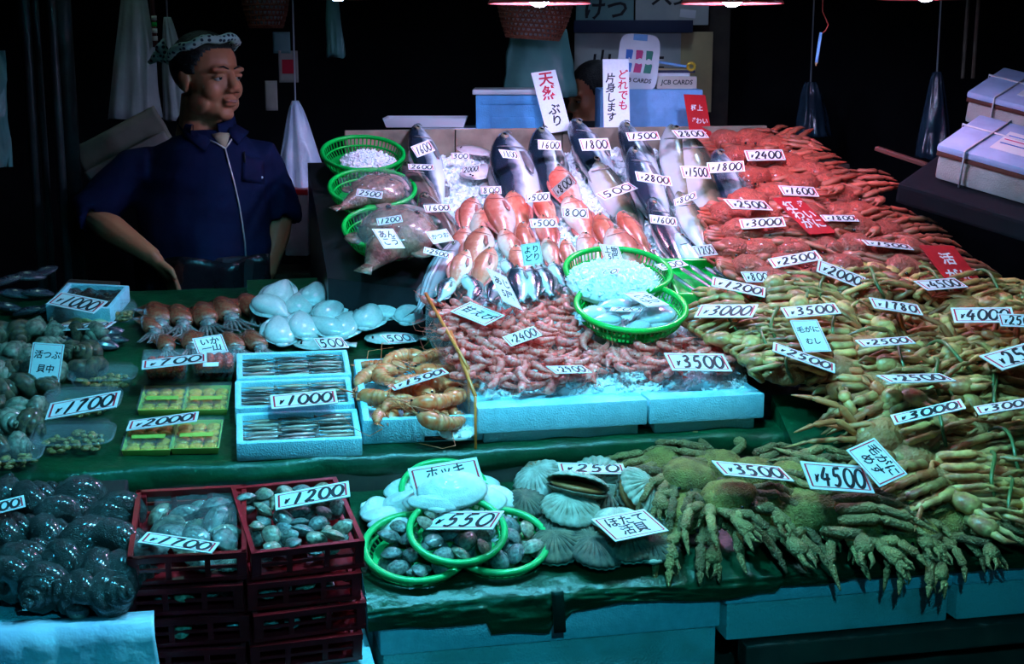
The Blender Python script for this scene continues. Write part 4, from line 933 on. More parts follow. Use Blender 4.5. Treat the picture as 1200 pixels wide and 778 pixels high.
def film(c, rx, ry, h, label, up=None, seed=0, m='film'):
    up = up or P_CEN.n; x = EU; y = up.cross(x).normalized()
    def f(i, j):
        a, b = 2 * i - 1, 2 * j - 1; d = a * a + b * b
        return c + x * (a * rx) + y * (b * ry) + up * (h * max(0, 1 - d * .8) ** .5 + .008 * noise.noise(V((a * 3, b * 3, seed))) + .004 * noise.noise(V((a * 9, b * 9, seed))))
    o = ob('plastic_film', MB().grid(f, 40, 40).mesh('plastic_film', m)); return tag(o, label, 'film')
film(P_CEN.hit(440, 222, .065), .095, .085, .045, 'clear film wrapped over the rear monkfish')
film(P_CEN.hit(458, 266, .068), .098, .09, .045, 'clear film wrapped over the front monkfish', seed=4)
film(P_CEN.hit(858, 214, .06), .045, .14, .03, 'clear film wrapped around the fish beside the red crabs', seed=9)

# middle green baskets and tray
P_B = Plane(.35, .985, .75, 1.10)
K['basket_wide'].put(at(P_CEN, 722, 337, 0, .98, .035), 'green colander basket heaped with ice below the red fish', 'basket', 'green baskets in the middle', tint=(1, 1, 1))
ice_heap(P_CEN.hit(718, 332, .075), 700, .126, .052, 'ice heaped over white squid in the middle green basket', ey=.8)
K['basket_wide'].put(at(P_CEN, 737, 379, 0, .98, .03), 'green colander basket with white squid in front of the shrimp', 'basket', 'green baskets in the middle', tint=(1, 1, 1))
ice_heap(P_CEN.hit(742, 371, .045), 200, .105, .016, 'thin crushed ice in the basket with white squid', ey=.8)
for i, (hd, tl) in enumerate([((695, 375), (728, 372)), ((745, 378), (788, 362)), ((702, 360), (738, 352)), ((735, 386), (760, 378)), ((676, 372), (708, 362))]):
    crowd(K['cuttle'].put(lay(P_CEN, hd, tl, .075, 0), tint=(.9, .92, 1)), 'white squid in the middle green basket', 'squid', 'white squid in the middle basket')
# long green tray with ribbon fish
a = P_CEN.hit(775, 318, .03); b = P_CEN.hit(893, 345, .03)
X = at(P_CEN, 838, 335, -4, 1, .022)
r = empty('fish_tray', X); tag(r, 'bright green oblong tray holding ribbon fish', 'tray')
ob('tray_floor', rbox(.235, .17, .004, 'green_basket', 'tray_floor', .0015), r)
for sx, sy, w, d in ((0, -1, .245, .010), (0, 1, .245, .010), (-1, 0, .010, .18), (1, 0, .010, .18)):
    ob('tray_rim', rbox(w, d, .030, 'green_basket', 'tray_rim', .003), r, T(sx * .122, sy * .088, 0))
for hd, tl, lf in [((782, 318), (832, 352), .05), ((795, 312), (848, 346), .055), ((808, 310), (862, 350), .052), ((826, 312), (880, 348), .05), ((842, 318), (890, 346), .048)]:
    crowd(K['ribbon'].put(lay(P_CEN, hd, tl, lf, .1)), 'long ribbon fish in the bright green tray', 'fish', 'ribbon fish in the green tray')
crowd(K['brown'].put(lay(P_CEN, (835, 314), (872, 334), .065, .2)), 'dark fish lying across the ribbon fish', 'fish', 'ribbon fish in the green tray')

# ================================================================== pink shrimp
SH = 'pink shrimp heaped on the ice'; SHR = []
def inpoly(p, poly):
    x, y = p; c = False
    for (a, b), (d, e) in zip(poly, poly[1:] + poly[:1]):
        if (b > y) != (e > y) and x < (d - a) * (y - b) / (e - b) + a: c = not c
    return c
def shrimp_field(poly, step, lifts, pl=P_CEN):
    xs = [p[0] for p in poly]; ys = [p[1] for p in poly]; y = min(ys)
    while y < max(ys):
        x = min(xs) + R.uniform(0, step)
        while x < max(xs):
            q = (x + R.uniform(-4, 4), y + R.uniform(-3, 3))
            if inpoly(q, poly):
                k = R.choice(('shrimp1', 'shrimp2', 'shrimp1', 'shrimp3'))
                o = K[k].put(at(pl, *q, R.gauss(165, 50), R.uniform(.066, .086), R.choice(lifts), R.uniform(-15, 15), R.uniform(-12, 12)))
                SHR.append((o, 'left' if x < 712 else 'right')); tag(o, None, 'shrimp', SH if x < 712 else 'pink shrimp behind the large price card')
            x += step
        y += step * .40
shrimp_field([(508, 352), (545, 352), (600, 362), (660, 344), (680, 350), (668, 372), (690, 395), (722, 404), (728, 420), (700, 442), (640, 452), (590, 452), (540, 440), (526, 395)], 14.5, (.014, .022, .03, .04))
shrimp_field([(722, 410), (770, 396), (835, 396), (862, 412), (858, 430), (800, 436), (760, 440), (718, 428)], 14.5, (.014, .024, .034, .042))

# ================================================================== crabs
def ccrab(k, px, py, pl, ang, lift, size, phrase, group, tint=None, tx=0, ty=0):
    return crowd(K[k].put(at(pl, px, py, ang, size, lift, tx, ty), tint=tint), phrase, 'crab', group)
RC = 'red crabs heaped beside the fish'
for px, py in [(852, 168), (880, 168), (905, 178), (866, 186), (895, 196), (925, 196), (948, 206), (915, 212), (882, 212), (938, 222), (968, 218), (905, 232), (960, 238), (985, 236), (925, 246), (875, 242), (855, 258), (893, 258), (950, 256), (985, 254), (1010, 254), (870, 276), (905, 276), (940, 276), (975, 272), (1008, 272), (1035, 276), (860, 296), (893, 296), (928, 298), (965, 296), (1000, 294), (1035, 298), (1066, 296), (880, 318), (918, 316), (955, 316), (990, 316), (1025, 316), (1058, 318), (1085, 314), (905, 334), (940, 338), (1000, 336)]:
    ccrab('red', px, py, P_CEN, R.gauss(4, 24), .034 + R.uniform(0, .022), R.uniform(.92, 1.1), 'red snow crab', RC, tx=R.uniform(-14, 6), ty=R.uniform(-10, 10))
GC = 'tan crabs heaped at the front of the bed'
for px, py in [(955, 350), (1018, 346), (1086, 342), (1150, 346), (1198, 356), (884, 374), (935, 372), (1000, 370), (1062, 370), (1126, 366), (1188, 378), (846, 390), (905, 394), (968, 394), (1034, 394), (1100, 390), (1164, 394), (888, 416), (946, 416), (1010, 414), (1076, 414), (1140, 414), (1200, 416), (916, 438), (980, 436), (1046, 434), (1110, 436), (1176, 436), (1022, 454), (1086, 456), (1150, 456)]:
    k = R.choice(('bundle', 'side', 'bundle', 'splay0', 'splay1', 'splay2', 'splay3', 'side'))
    if px > 1010 and py < 360: k = R.choice(('side', 'bundle'))
    ccrab(k, px, py, P_CEN, R.choice((0, 12, -16, 180, 165, 195)) + R.gauss(0, 12), .03 + R.uniform(0, .02), R.uniform(.9, 1.08), {'bundle': 'tan crab with legs tied in a band', 'side': 'tan crab with legs swept aside', }.get(k, 'sprawling brown crab'), GC, tx=R.uniform(-12, 8), ty=R.uniform(-12, 12))
for px, py, k, an in [(1042, 480, 'side', 200), (1098, 476, 'bundle', 8), (1160, 478, 'bundle', -6), (1205, 486, 'splay1', 20), (1030, 512, 'splay2', 215), (1085, 506, 'bundle', 190), (1145, 508, 'side', 14), (1194, 514, 'bundle', 0), (1066, 540, 'splay3', 190), (1120, 538, 'splay0', 185), (1172, 542, 'bundle', 10), (1098, 568, 'side', 196), (1152, 570, 'bundle', 4), (1200, 572, 'side', 175), (1115, 594, 'splay0', 190), (1172, 598, 'bundle', -8)]:
    ccrab(k, px, py, P_RR, an + R.gauss(0, 10), .025 + R.uniform(0, .02), R.uniform(.95, 1.12), {'bundle': 'tan crab with legs tied in a band', 'side': 'tan crab with legs swept aside', }.get(k, 'sprawling brown crab'), 'tan crabs heaped at the end of the front row', tx=R.uniform(-10, 10), ty=R.uniform(-10, 10))
HC = 'hairy crabs on the front green sheet'
for px, py, k, an, lf, sz in [(772, 546, 'hairys', 200, .045, .85), (806, 562, 'hairy3', -24, .08, .9), (840, 548, 'hairys2', 165, .05, .9), (806, 606, 'hairy1', -12, .045, 1.0), (856, 586, 'hairy2', 16, .085, .95), (884, 558, 'hairys', 10, .055, .9), (900, 602, 'hairy3', 30, .055, 1.0), (935, 566, 'hairys2', 12, .075, 1.0), (952, 602, 'hairys', -4, .065, 1.2), (1000, 584, 'hairys2', 150, .075, 1.0), (1016, 616, 'hairy2', 22, .05, 1.0), (1046, 596, 'hairys', 190, .06, .95), (1068, 622, 'hairy1', -14, .05, .95), (1112, 614, 'hairys2', -8, .045, .95), (1160, 610, 'hairys', 4, .045, .95)]:
    ccrab(k, px, py, P_LOW, an, lf, sz, 'greenish hairy crab', HC, tx=R.uniform(-6, 10), ty=R.uniform(-8, 8))

# ================================================================== scallops, clams and their baskets in front
SC = 'scallops on the front green sheet'
for px, py, k, an, sz, lf, tx, ty in [(634, 566, 'scallop', 20, .115, .035, 25, -22), (676, 574, 'scallop', -15, .13, .07, -28, 6), (700, 566, 'scallop', 170, .12, .035, -12, 4), (668, 602, 'scallop', 8, .125, .05, 24, 4), (748, 578, 'scallop', -40, .115, .06, 20, 40), (716, 590, 'scallop_dark', 20, .11, .03, 8, 0), (654, 620, 'scallop_dark', 60, .105, .03, 6, 8), (652, 640, 'scallop_dark', 0, .11, .028, 10, -8), (684, 632, 'scallop_dark', 200, .11, .03, -6, 5), (700, 648, 'scallop_dark', 30, .115, .026, 4, 6), (735, 640, 'scallop_dark', -10, .11, .035, 6, 0), (762, 642, 'scallop_dark', 170, .12, .024, 4, 4), (724, 616, 'scallop', 0, .11, .05, 6, 0), (775, 620, 'scallop_dark', 30, .11, .03, 10, -8), (620, 590, 'scallop_dark', 100, .10, .03, 10, 0)]:
    crowd(K[k].put(at(P_LOW, px, py, an, sz, lf, tx, ty)), 'pale ribbed scallop' if k == 'scallop' else 'mottled dark scallop', 'scallop', SC)
CB = 'round lime green baskets of clams'
BK = []
for px, py, sz, tx, lf, w in [(519, 585, .92, 16, .010, 'lime green basket behind the others holding white surf clams'), (487, 656, 1.05, 10, .004, 'lime green basket of clams nearest the red crates'), (582, 648, 1.02, 10, .004, 'lime green basket of clams nearest the scallops'), (534, 634, .97, 14, .040, 'lime green basket of clams lying on top of two others')]:
    X = at(P_LOW, px, py, R.uniform(-4, 4), sz, lf, tx); K['clam_basket'].put(X, w, 'basket', CB, tint=(1, 1, 1)); BK.append(X)
def fill(X, rx, ry, z, size, n, kinds, phrase, cat, group, seed, square=False):
    rr = random.Random(seed); pts = []
    tries = 0
    while len(pts) < n and tries < 4000:
        tries += 1
        a = rr.uniform(0, 6.283); q = math.sqrt(rr.random())
        p = (rx * q * math.cos(a), ry * q * math.sin(a)) if not square else (rr.uniform(-rx, rx), rr.uniform(-ry, ry))
        if all((p[0] - s[0]) ** 2 + (p[1] - s[1]) ** 2 > (size * .70) ** 2 for s in pts): pts.append(p)
    for p in pts:
        o = K[rr.choice(kinds)].put(X @ T(p[0], p[1], z + rr.uniform(-.004, .006)) @ RZ(rr.uniform(0, 6.28)) @ RX(rr.uniform(-.6, .6)) @ RY(rr.uniform(-.5, .5)) @ Matrix.Scale(size * rr.uniform(.9, 1.12), 4))
        tag(o, phrase, cat, group)
CL = ('clam', 'clam', 'clam_tan')
for i, w in ((1, 'small grey clam in the basket nearest the red crates'), (2, 'small grey clam in the basket nearest the scallops'), (3, 'small grey clam in the topmost lime green basket')):
    X = BK[i]
    fill(X, .062, .052, .012, .040, 14, CL, w, 'clam', 'clams' + w[15:], 20 + i)
    fill(X, .074, .062, .030, .046, 16, CL, w, 'clam', 'clams' + w[15:], 30 + i)
for px, py, an, sz, lf, tx, ty in [(452, 606, 200, .105, .020, 20, -10), (470, 590, 175, .10, .030, 0, 20), (462, 616, 160, .11, .030, 20, 8), (500, 588, 10, .10, .058, 0, 0), (530, 576, 8, .145, .10, 12, 0), (512, 590, 170, .12, .085, 14, 0), (560, 588, 0, .12, .06, 8, 0), (580, 584, -10, .105, .040, 0, 10), (560, 572, 20, .10, .03, 0, 0), (500, 564, 0, .10, .03, 0, 0), (472, 574, 30, .09, .02, 0, 0), (440, 598, 60, .09, .015, 10, 0), (596, 600, 20, .085, .02, 0, 0)]:
    crowd(K['surf'].put(at(P_LOW, px, py, an, sz, lf, tx, ty), tint=(1, 1, 1)), 'large smooth white surf clam', 'clam', 'white surf clams in front')

# ================================================================== red crates
def crate_kit():
    w, d, h = .205, .245, .058; P = []
    m = 'red_crate'
    P.append(('floor_grid', MB().box((0, 0, .003), (w - .012, d - .012, .004)).mesh('crate_floor', m, False)))
    for nm, z, t_ in (('top_rim', h - .006, .012), ('bottom_rim', .006, .008)):
        mb = MB()
        for sx in (-1, 1): mb.box((sx * (w / 2 - .004), 0, z), (.009, d, t_)); mb.box((0, sx * (d / 2 - .004), z), (w, .009, t_))
        P.append((nm, mb.mesh('crate_' + nm, m, False)))
    for sx in (-1, 1):
        for sy in (-1, 1): P.append(('corner_post', MB().box((0, 0, 0), (.018, .018, h - .012)).mesh('corner_post', m, False, bevel=.002), T(sx * (w / 2 - .009), sy * (d / 2 - .009), h / 2)))
    for sy in (-1, 1):
        for x in (-.034, .034): P.append(('slat', MB().box((0, 0, 0), (.010, .005, h - .014)).mesh('crate_slat', m, False), T(x, sy * (d / 2 - .004), h / 2)))
        P.append(('side_strip', MB().box((0, 0, 0), (w - .02, .004, .006)).mesh('crate_strip', m, False), T(0, sy * (d / 2 - .004), h * .5)))
    for sx in (-1, 1):
        for y in (-.07, 0, .07): P.append(('slat', MB().box((0, 0, 0), (.005, .010, h - .014)).mesh('crate_slat', m, False), T(sx * (w / 2 - .004), y, h / 2)))
    return Kit('red_crate', P)
K['crate'] = crate_kit()
TOPS = []
for (pa, pb, yaw, nm) in ((292, 426, 6, 'under the 1200-yen card'), (150, 288, -3, 'under the 1700-yen card')):
    a = ux(pa, -.46, 0); b = ux(pb, -.46, 0); u_ = (a + b) / 2
    for i in range(4):
        X = T(*S(u_ + (.004 if i % 2 else -.004) , -.465, .492 + .0595 * i)) @ RZ(A_ + math.radians(yaw + (2 if i % 2 else -2) * .6)) @ RX(math.radians(12)) @ T(0, .1225, 0)
        K['crate'].put(X, ('topmost', 'second', 'third', 'lowest')[3 - i] + ' red plastic crate of the stack ' + nm, 'crate', 'stacked red crates', tint=(1, 1, 1))
        if i == 3: TOPS.append(X)
        elif i > 0: 
            w = 'grey clam seen through the lower crates ' + nm
            fill(X, .085, .105, .024, .042, 22, CL, w, 'clam', w, 50 + i + pa, True)
fill(TOPS[0], .084, .102, .030, .042, 26, CL, 'striped clam in the topmost crate under the 1200-yen card', 'clam', 'clams in the top crate, large card', 61, True)
fill(TOPS[0], .082, .100, .048, .044, 26, ('clam_tan', 'clam'), 'striped clam in the topmost crate under the 1200-yen card', 'clam', 'clams in the top crate, large card', 62, True)
fill(TOPS[1], .078, .095, .024, .062, 10, ('scallop_dark', 'clam', 'clam_tan'), 'dark shell in the topmost crate under the 1700-yen card', 'shell', 'shells in the top crate by the dark pile', 63, True)
fill(TOPS[1], .070, .075, .040, .066, 7, ('scallop_dark', 'clam', 'clam'), 'dark shell in the topmost crate under the 1700-yen card', 'shell', 'shells in the top crate by the dark pile', 64, True)
fm = TOPS[1] @ T(0.01, .01, .052)
film(fm.translation, .075, .085, .012, 'clear film laid over the dark shells in a red crate', up=V(fm.col[2][:3]), seed=3)

# ================================================================== dark turban shells in the front corner
P_TB = Plane(-.50, .630, -.10, .74)
o = ob('shell_bin', uvpoly_slab([(ux(-110, -.24, 0), -.235), (ux(150, -.24, 0), -.235), (ux(150, -.24, 0), -.04), (ux(-110, -.24, 0), -.04)], 0.0, P_TB, -.012).mesh('shell_bin', 'black_plastic', False, bevel=.006)); tag(o, 'dark bin under the heap of turban shells', 'bin')
for px, py, sz in [(6, 588, .085), (42, 592, .09), (92, 590, .09), (128, 612, .075), (142, 604, .085), (14, 630, .09), (58, 634, .085), (100, 640, .095), (138, 645, .10), (30, 662, .085), (72, 662, .08), (112, 676, .09), (145, 676, .08), (10, 682, .08), (50, 690, .08), (90, 696, .075), (130, 698, .075), (70, 606, .08)]:
    crowd(K['turban'].put(at(P_TB, px, py, R.uniform(0, 360), sz * 1.15, .035, R.uniform(60, 110), R.uniform(-40, 40)), tint=(.9, 1, 1.05)), 'large dark turban shell', 'shell', 'dark turban shells in the corner')

# ================================================================== the middle step, man's side
# three foam boxes of small fish
def midX(px, py, yaw=0.0, lift=0.0): return at(P_MID, px, py, yaw, 1.0, lift)
BW, BD, BH = .262, .150, .042
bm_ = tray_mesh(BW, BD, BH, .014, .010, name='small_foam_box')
for n_, (px, py, w) in enumerate([(350, 519, 'nearest'), (345, 479, 'middle'), (344, 445, 'farthest')]):
    X = midX(px, py, -1.5, .004 + (0.0, .004, .008)[n_])
    o = ob('fish_box', bm_, None, X); tag(o, 'white foam box of small silver fish, %s of the three in line' % w, 'foam box', 'foam boxes of small fish')
    for g in range(3):
        for i in range(12):
            s_ = K['sardine'].put(X @ T(-.078 + .078 * g + R.uniform(-.002, .002), -.054 + .0098 * i, .022 + (.008 if i % 2 else 0) + .003 * g) @ RZ(R.choice((0, PI)) + R.gauss(0, .06)) @ RX(R.uniform(-.5, .5)) @ Matrix.Scale(.088, 4), tint=(R.uniform(.9, 1.2), R.uniform(.7, .95), R.uniform(.6, .8)))
            tag(s_, 'small silver fish in the %s of the three foam boxes' % w, 'fish', 'small fish in the %s foam box' % w)
# foam box of large prawns
X = midX(487, 480, -2.5, .003); PWX = X
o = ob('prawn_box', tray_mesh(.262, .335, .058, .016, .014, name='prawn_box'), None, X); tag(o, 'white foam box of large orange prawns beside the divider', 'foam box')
ob('handle_slot', MB().box((.045, -.167, .010), (.085, .004, .010)).mesh('handle_slot', 'black_plastic', False), o)
for px, py, an, sz, lf, k in [(440, 445, 30, .17, .060, 'prawn'), (472, 425, 15, .16, .062, 'prawn'), (515, 430, 200, .17, .066, 'prawn'), (535, 448, 120, .16, .066, 'prawn'), (455, 465, 150, .17, .066, 'prawn2'), (490, 452, 10, .18, .078, 'prawn2'), (510, 468, 210, .17, .078, 'prawn'), (470, 480, 20, .15, .060, 'prawn'), (520, 488, 190, .16, .066, 'prawn'), (440, 478, 300, .14, .055, 'prawn'), (540, 475, 80, .15, .06, 'prawn'), (488, 440, 190, .16, .055, 'prawn'), (445, 430, 340, .15, .055, 'prawn2'), (495, 490, 340, .14, .055, 'prawn'), (530, 420, 160, .14, .055, 'prawn'), (460, 440, 100, .15, .072, 'prawn'), (505, 420, 30, .15, .07, 'prawn2'), (525, 462, 250, .15, .072, 'prawn'), (475, 462, 330, .16, .07, 'prawn'), (450, 490, 60, .13, .055, 'prawn2'), (500, 480, 120, .14, .062, 'prawn')]:
    crowd(K[k].put(at(P_MID, px, py, an, sz, lf, R.uniform(-20, 20), R.uniform(-15, 15))), 'large orange prawn in the foam box', 'prawn', 'large prawns in the foam box')
ice_heap(P_MID.hit(535, 505, .03), 60, .045, .018, 'crushed ice in the corner of the prawn box', up=P_MID.n)
# flounders with a card each
for hd, tl in [((345, 402), (418, 404)), ((428, 396), (500, 396))]:
    crowd(K['flounder'].put(lay(P_MID, hd, tl, .022, .03)), 'pale flounder lying with a price card on it', 'fish', 'flounders behind the foam boxes')
# white cuttlefish on the ramp
for hd, tl, lf in [((336, 327), (318, 358), .03), ((330, 366), (308, 352), .03), ((372, 328), (364, 358), .03), ((400, 327), (404, 352), .035), ((398, 352), (378, 372), .04), ((432, 325), (438, 352), .04), ((466, 322), (484, 344), .045), ((440, 350), (424, 388), .045), ((460, 350), (452, 366), .04), ((492, 346), (470, 384), .05), ((326, 374), (330, 398), .03), ((352, 366), (360, 394), .035), ((368, 376), (398, 386), .04), ((410, 368), (396, 392), .035), ((350, 340), (350, 372), .025), ((420, 360), (410, 340), .03), ((480, 366), (470, 352), .03)]:
    X = lay(P_CUT, hd, tl, lf + .005, R.uniform(-.15, .15)); s0 = X.to_scale()[0]; k_ = R.uniform(.118, .14) / s0
    crowd(K['cuttle'].put(X @ Matrix.Scale(k_, 4), tint=(1, 1, 1)), 'glossy white cuttlefish', 'cuttlefish', 'white cuttlefish in front of the man')
# brown squid
for hd, tl in [((180, 358), (192, 392)), ((208, 360), (218, 390)), ((235, 358), (248, 390)), ((258, 352), (278, 384)), ((286, 348), (310, 376)), ((190, 394), (200, 418)), ((222, 390), (226, 416)), ((266, 392), (286, 418)), ((292, 390), (312, 418)), ((172, 372), (186, 398))]:
    crowd(K['squid'].put(lay(P_MID, hd, tl, .022, R.uniform(-.2, .2)) @ Matrix.Diagonal((1.25, 1.1, 1.1, 1)), tint=(.62, .62, .66)), 'reddish brown squid', 'squid', 'brown squid on the green sheet')
# packs of red roe
def pack(name, X, w, d, h, food, label, cat, group, lumps=(3, 3), tray='clear_lid', cover=True):
    r = empty(name, X); tag(r, label, cat, group)
    ob('tray', tray_mesh(w, d, h, .003, .003, .06, name + '_tray', tray, .001), r)
    mb = MB()
    nx, ny = lumps
    for i in range(nx):
        for j in range(ny):
            mb.ell(((i - (nx - 1) / 2) * (w - .012) / nx, (j - (ny - 1) / 2) * (d - .012) / ny, h * .5), ((w - .010) / nx * .56, (d - .010) / ny * .56, h * .42), 10, 6, fn=lambda q: 1 + .12 * noise.noise(q * 3 + V((i, j, 0))))
    f = ob('contents', mb.mesh(name + '_food', food), r); f['kind'] = 'stuff'
    if cover: ob('cover', tray_mesh(w + .004, d + .004, .006, .002, .004, 0, name + '_cover', 'clear_lid', .001), r, T(0, 0, h + .0015))
    return r
for i, (px, py, lf) in enumerate([(196, 441, .0), (252, 437, .0), (194, 434, .036), (251, 430, .036)]):
    pack('roe_pack', midX(px, py, -3, lf + .003), .098, .075, .030, 'roe', ('lower' if lf == 0 else 'upper') + ' pack of red roe ' + ('beside the dark shells' if px < 220 else 'beside the foam fish boxes'), 'food pack', 'packs of red roe', (4, 3))
ob_ = ob('label_sticker', MB().box((0, 0, 0), (.035, .022, .0008)).mesh('label_sticker', 'card', False), None, midX(247, 427, -3, .082)); tag(ob_, 'small white label sticker on the red roe pack', 'label')
for px, py, w in [(192, 473, 'far pack of yellow sea urchin beside the clear tubs'), (243, 473, 'far pack of yellow sea urchin beside the foam boxes'), (176, 518, 'near pack of yellow sea urchin beside the clear tubs'), (232, 516, 'near pack of yellow sea urchin beside the foam boxes')]:
    r = pack('urchin_pack', midX(px, py, -5, .003), .100, .138 if py > 500 else .132, .016, 'urchin', w, 'food pack', 'packs of yellow sea urchin', (3, 4), 'lime_tray')
    ob('label_strip', MB().box((0, -.02, .024), (.07, .018, .0008)).mesh('label_strip', 'lime_tray', False), r)
# clear tubs
def tub(X, w, d, label):
    r = empty('clear_tub', X); tag(r, label, 'tub', 'clear tubs of delicacies')
    def rr(a, k, z, e=.45):
        c, s = math.cos(a), math.sin(a); return (w / 2 * k * abs(c) ** e * (1 if c > 0 else -1), d / 2 * k * abs(s) ** e * (1 if s > 0 else -1), z)
    A = [2 * PI * i / 32 for i in range(32)]
    ob('bowl', MB().loft([[rr(a, k, z) for a in A] for k, z in ((.80, .0), (.86, .012), (.96, .034), (1.0, .036), (.95, .037), (.84, .012), (.78, .003))], False).mesh('tub_bowl', 'clear_lid'), r)
    fd = MB()
    for _ in range(46):
        q = math.sqrt(R.random()) * .72; t_ = R.uniform(0, 6.28); c_, s_ = math.cos(t_), math.sin(t_)
        fd.ell((w / 2 * q * c_, d / 2 * q * s_, R.uniform(.008, .026)), (R.uniform(.006, .014), R.uniform(.005, .010), R.uniform(.004, .007)), 8, 5, X=None)
    f = ob('contents', fd.mesh('tub_food', 'pickle'), r); f['kind'] = 'stuff'
    ob('lid', MB().loft([[rr(a, k, z) for a in A] for k, z in ((1.02, .036), (1.02, .041), (.94, .042), (.90, .052), (.5, .054), (.02, .054))], False).mesh('tub_lid', 'clear_lid'), r)
    ob('lid_rim', MB().ring(lambda a: rr(a, 1.02, .039), 48, .0022, 6).mesh('tub_rim', 'clear_lid'), r)
tub(midX(88, 527, -4, .003), .165, .105, 'clear tub of delicacies nearest the sheet edge'); tub(midX(98, 486, -4, .004), .165, .115, 'clear tub of delicacies under the 1700-yen card'); tub(midX(122, 455, -4, .004), .15, .08, 'clear tub of delicacies behind the one with a price card'); tub(midX(143, 376, 0, .003), .075, .05, 'small clear tub beside the dark mussels')
tub(midX(8, 548, -4, .003), .15, .09, 'clear tub at the corner edge of the sheet')
# foam tray of dark seaweed
X = midX(104, 352, -14, .045)
r = empty('foam_tray', X @ T(0, 0, -.03)); tag(r, 'tilted white foam tray of dark seaweed behind the whelks', 'foam tray')
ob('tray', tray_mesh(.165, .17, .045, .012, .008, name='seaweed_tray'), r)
f = ob('seaweed', MB().grid(lambda i, j: V(((i - .5) * .138, (j - .5) * .143, .034 + .010 * noise.noise(V((i * 7, j * 7, 2))))), 30, 30).mesh('seaweed', 'blackstuff', thick=.01), r); f['kind'] = 'stuff'
o = ob('tray_prop', rbox(.14, .13, .045, 'dark_wood', 'tray_prop', .003), None, midX(104, 356, -14, -.02)); tag(o, 'dark block propping up the seaweed tray', 'block')
# mussels and small bits
for px, py, an, sz in [(84, 394, 10, .085), (108, 396, 5, .09), (126, 390, 20, .08), (100, 388, 0, .07), (132, 400, -5, .075), (72, 402, 25, .07), (118, 404, 0, .085), (10, 330, 30, .09), (34, 325, 20, .09), (52, 320, 35, .08), (18, 346, 10, .09), (45, 345, 15, .085), (8, 362, 0, .09), (34, 366, 10, .08), (58, 362, 20, .08)]:
    crowd(K['mussel'].put(at(P_MID, px, py, an, sz * 1.05, .02, R.uniform(-20, 20), R.uniform(-15, 15)), tint=(1, 1, 1)), 'glossy dark mussel', 'mussel', 'dark mussels at the shell corner')
for px, py, c in [(77, 383, (.8, .75, .45)), (92, 378, (.62, .5, .2)), (105, 376, (.6, .52, .22)), (66, 388, (.75, .78, .6)), (118, 380, (.5, .6, .4))]:
    crowd(K['surf'].put(at(P_MID, px, py, R.uniform(0, 90), .055, .018, R.uniform(-30, 30), 10), tint=c), 'small yellowish shell behind the whelks', 'shell', 'yellowish shells behind the whelks')
for y in range(7):
    for x in range(7):
        px = -4 + x * 24 + (12 if y % 2 else 0) + R.uniform(-4, 4); py = 392 + y * 22 + R.uniform(-4, 4)
        if px > 96 - max(0, y - 1) * 14 and not (y < 3 and px < 118): continue
        k = R.choice(('whelk', 'whelk', 'whelk_pale'))
        crowd(K[k].put(at(P_MID, px, py, R.uniform(0, 360), R.uniform(.055, .075), .035, R.uniform(30, 110), R.uniform(-50, 50)), tint=(.9, 1, .95)), 'brown whelk shell' if k == 'whelk' else 'pale whelk shell', 'shell', 'whelks at the corner of the middle step')

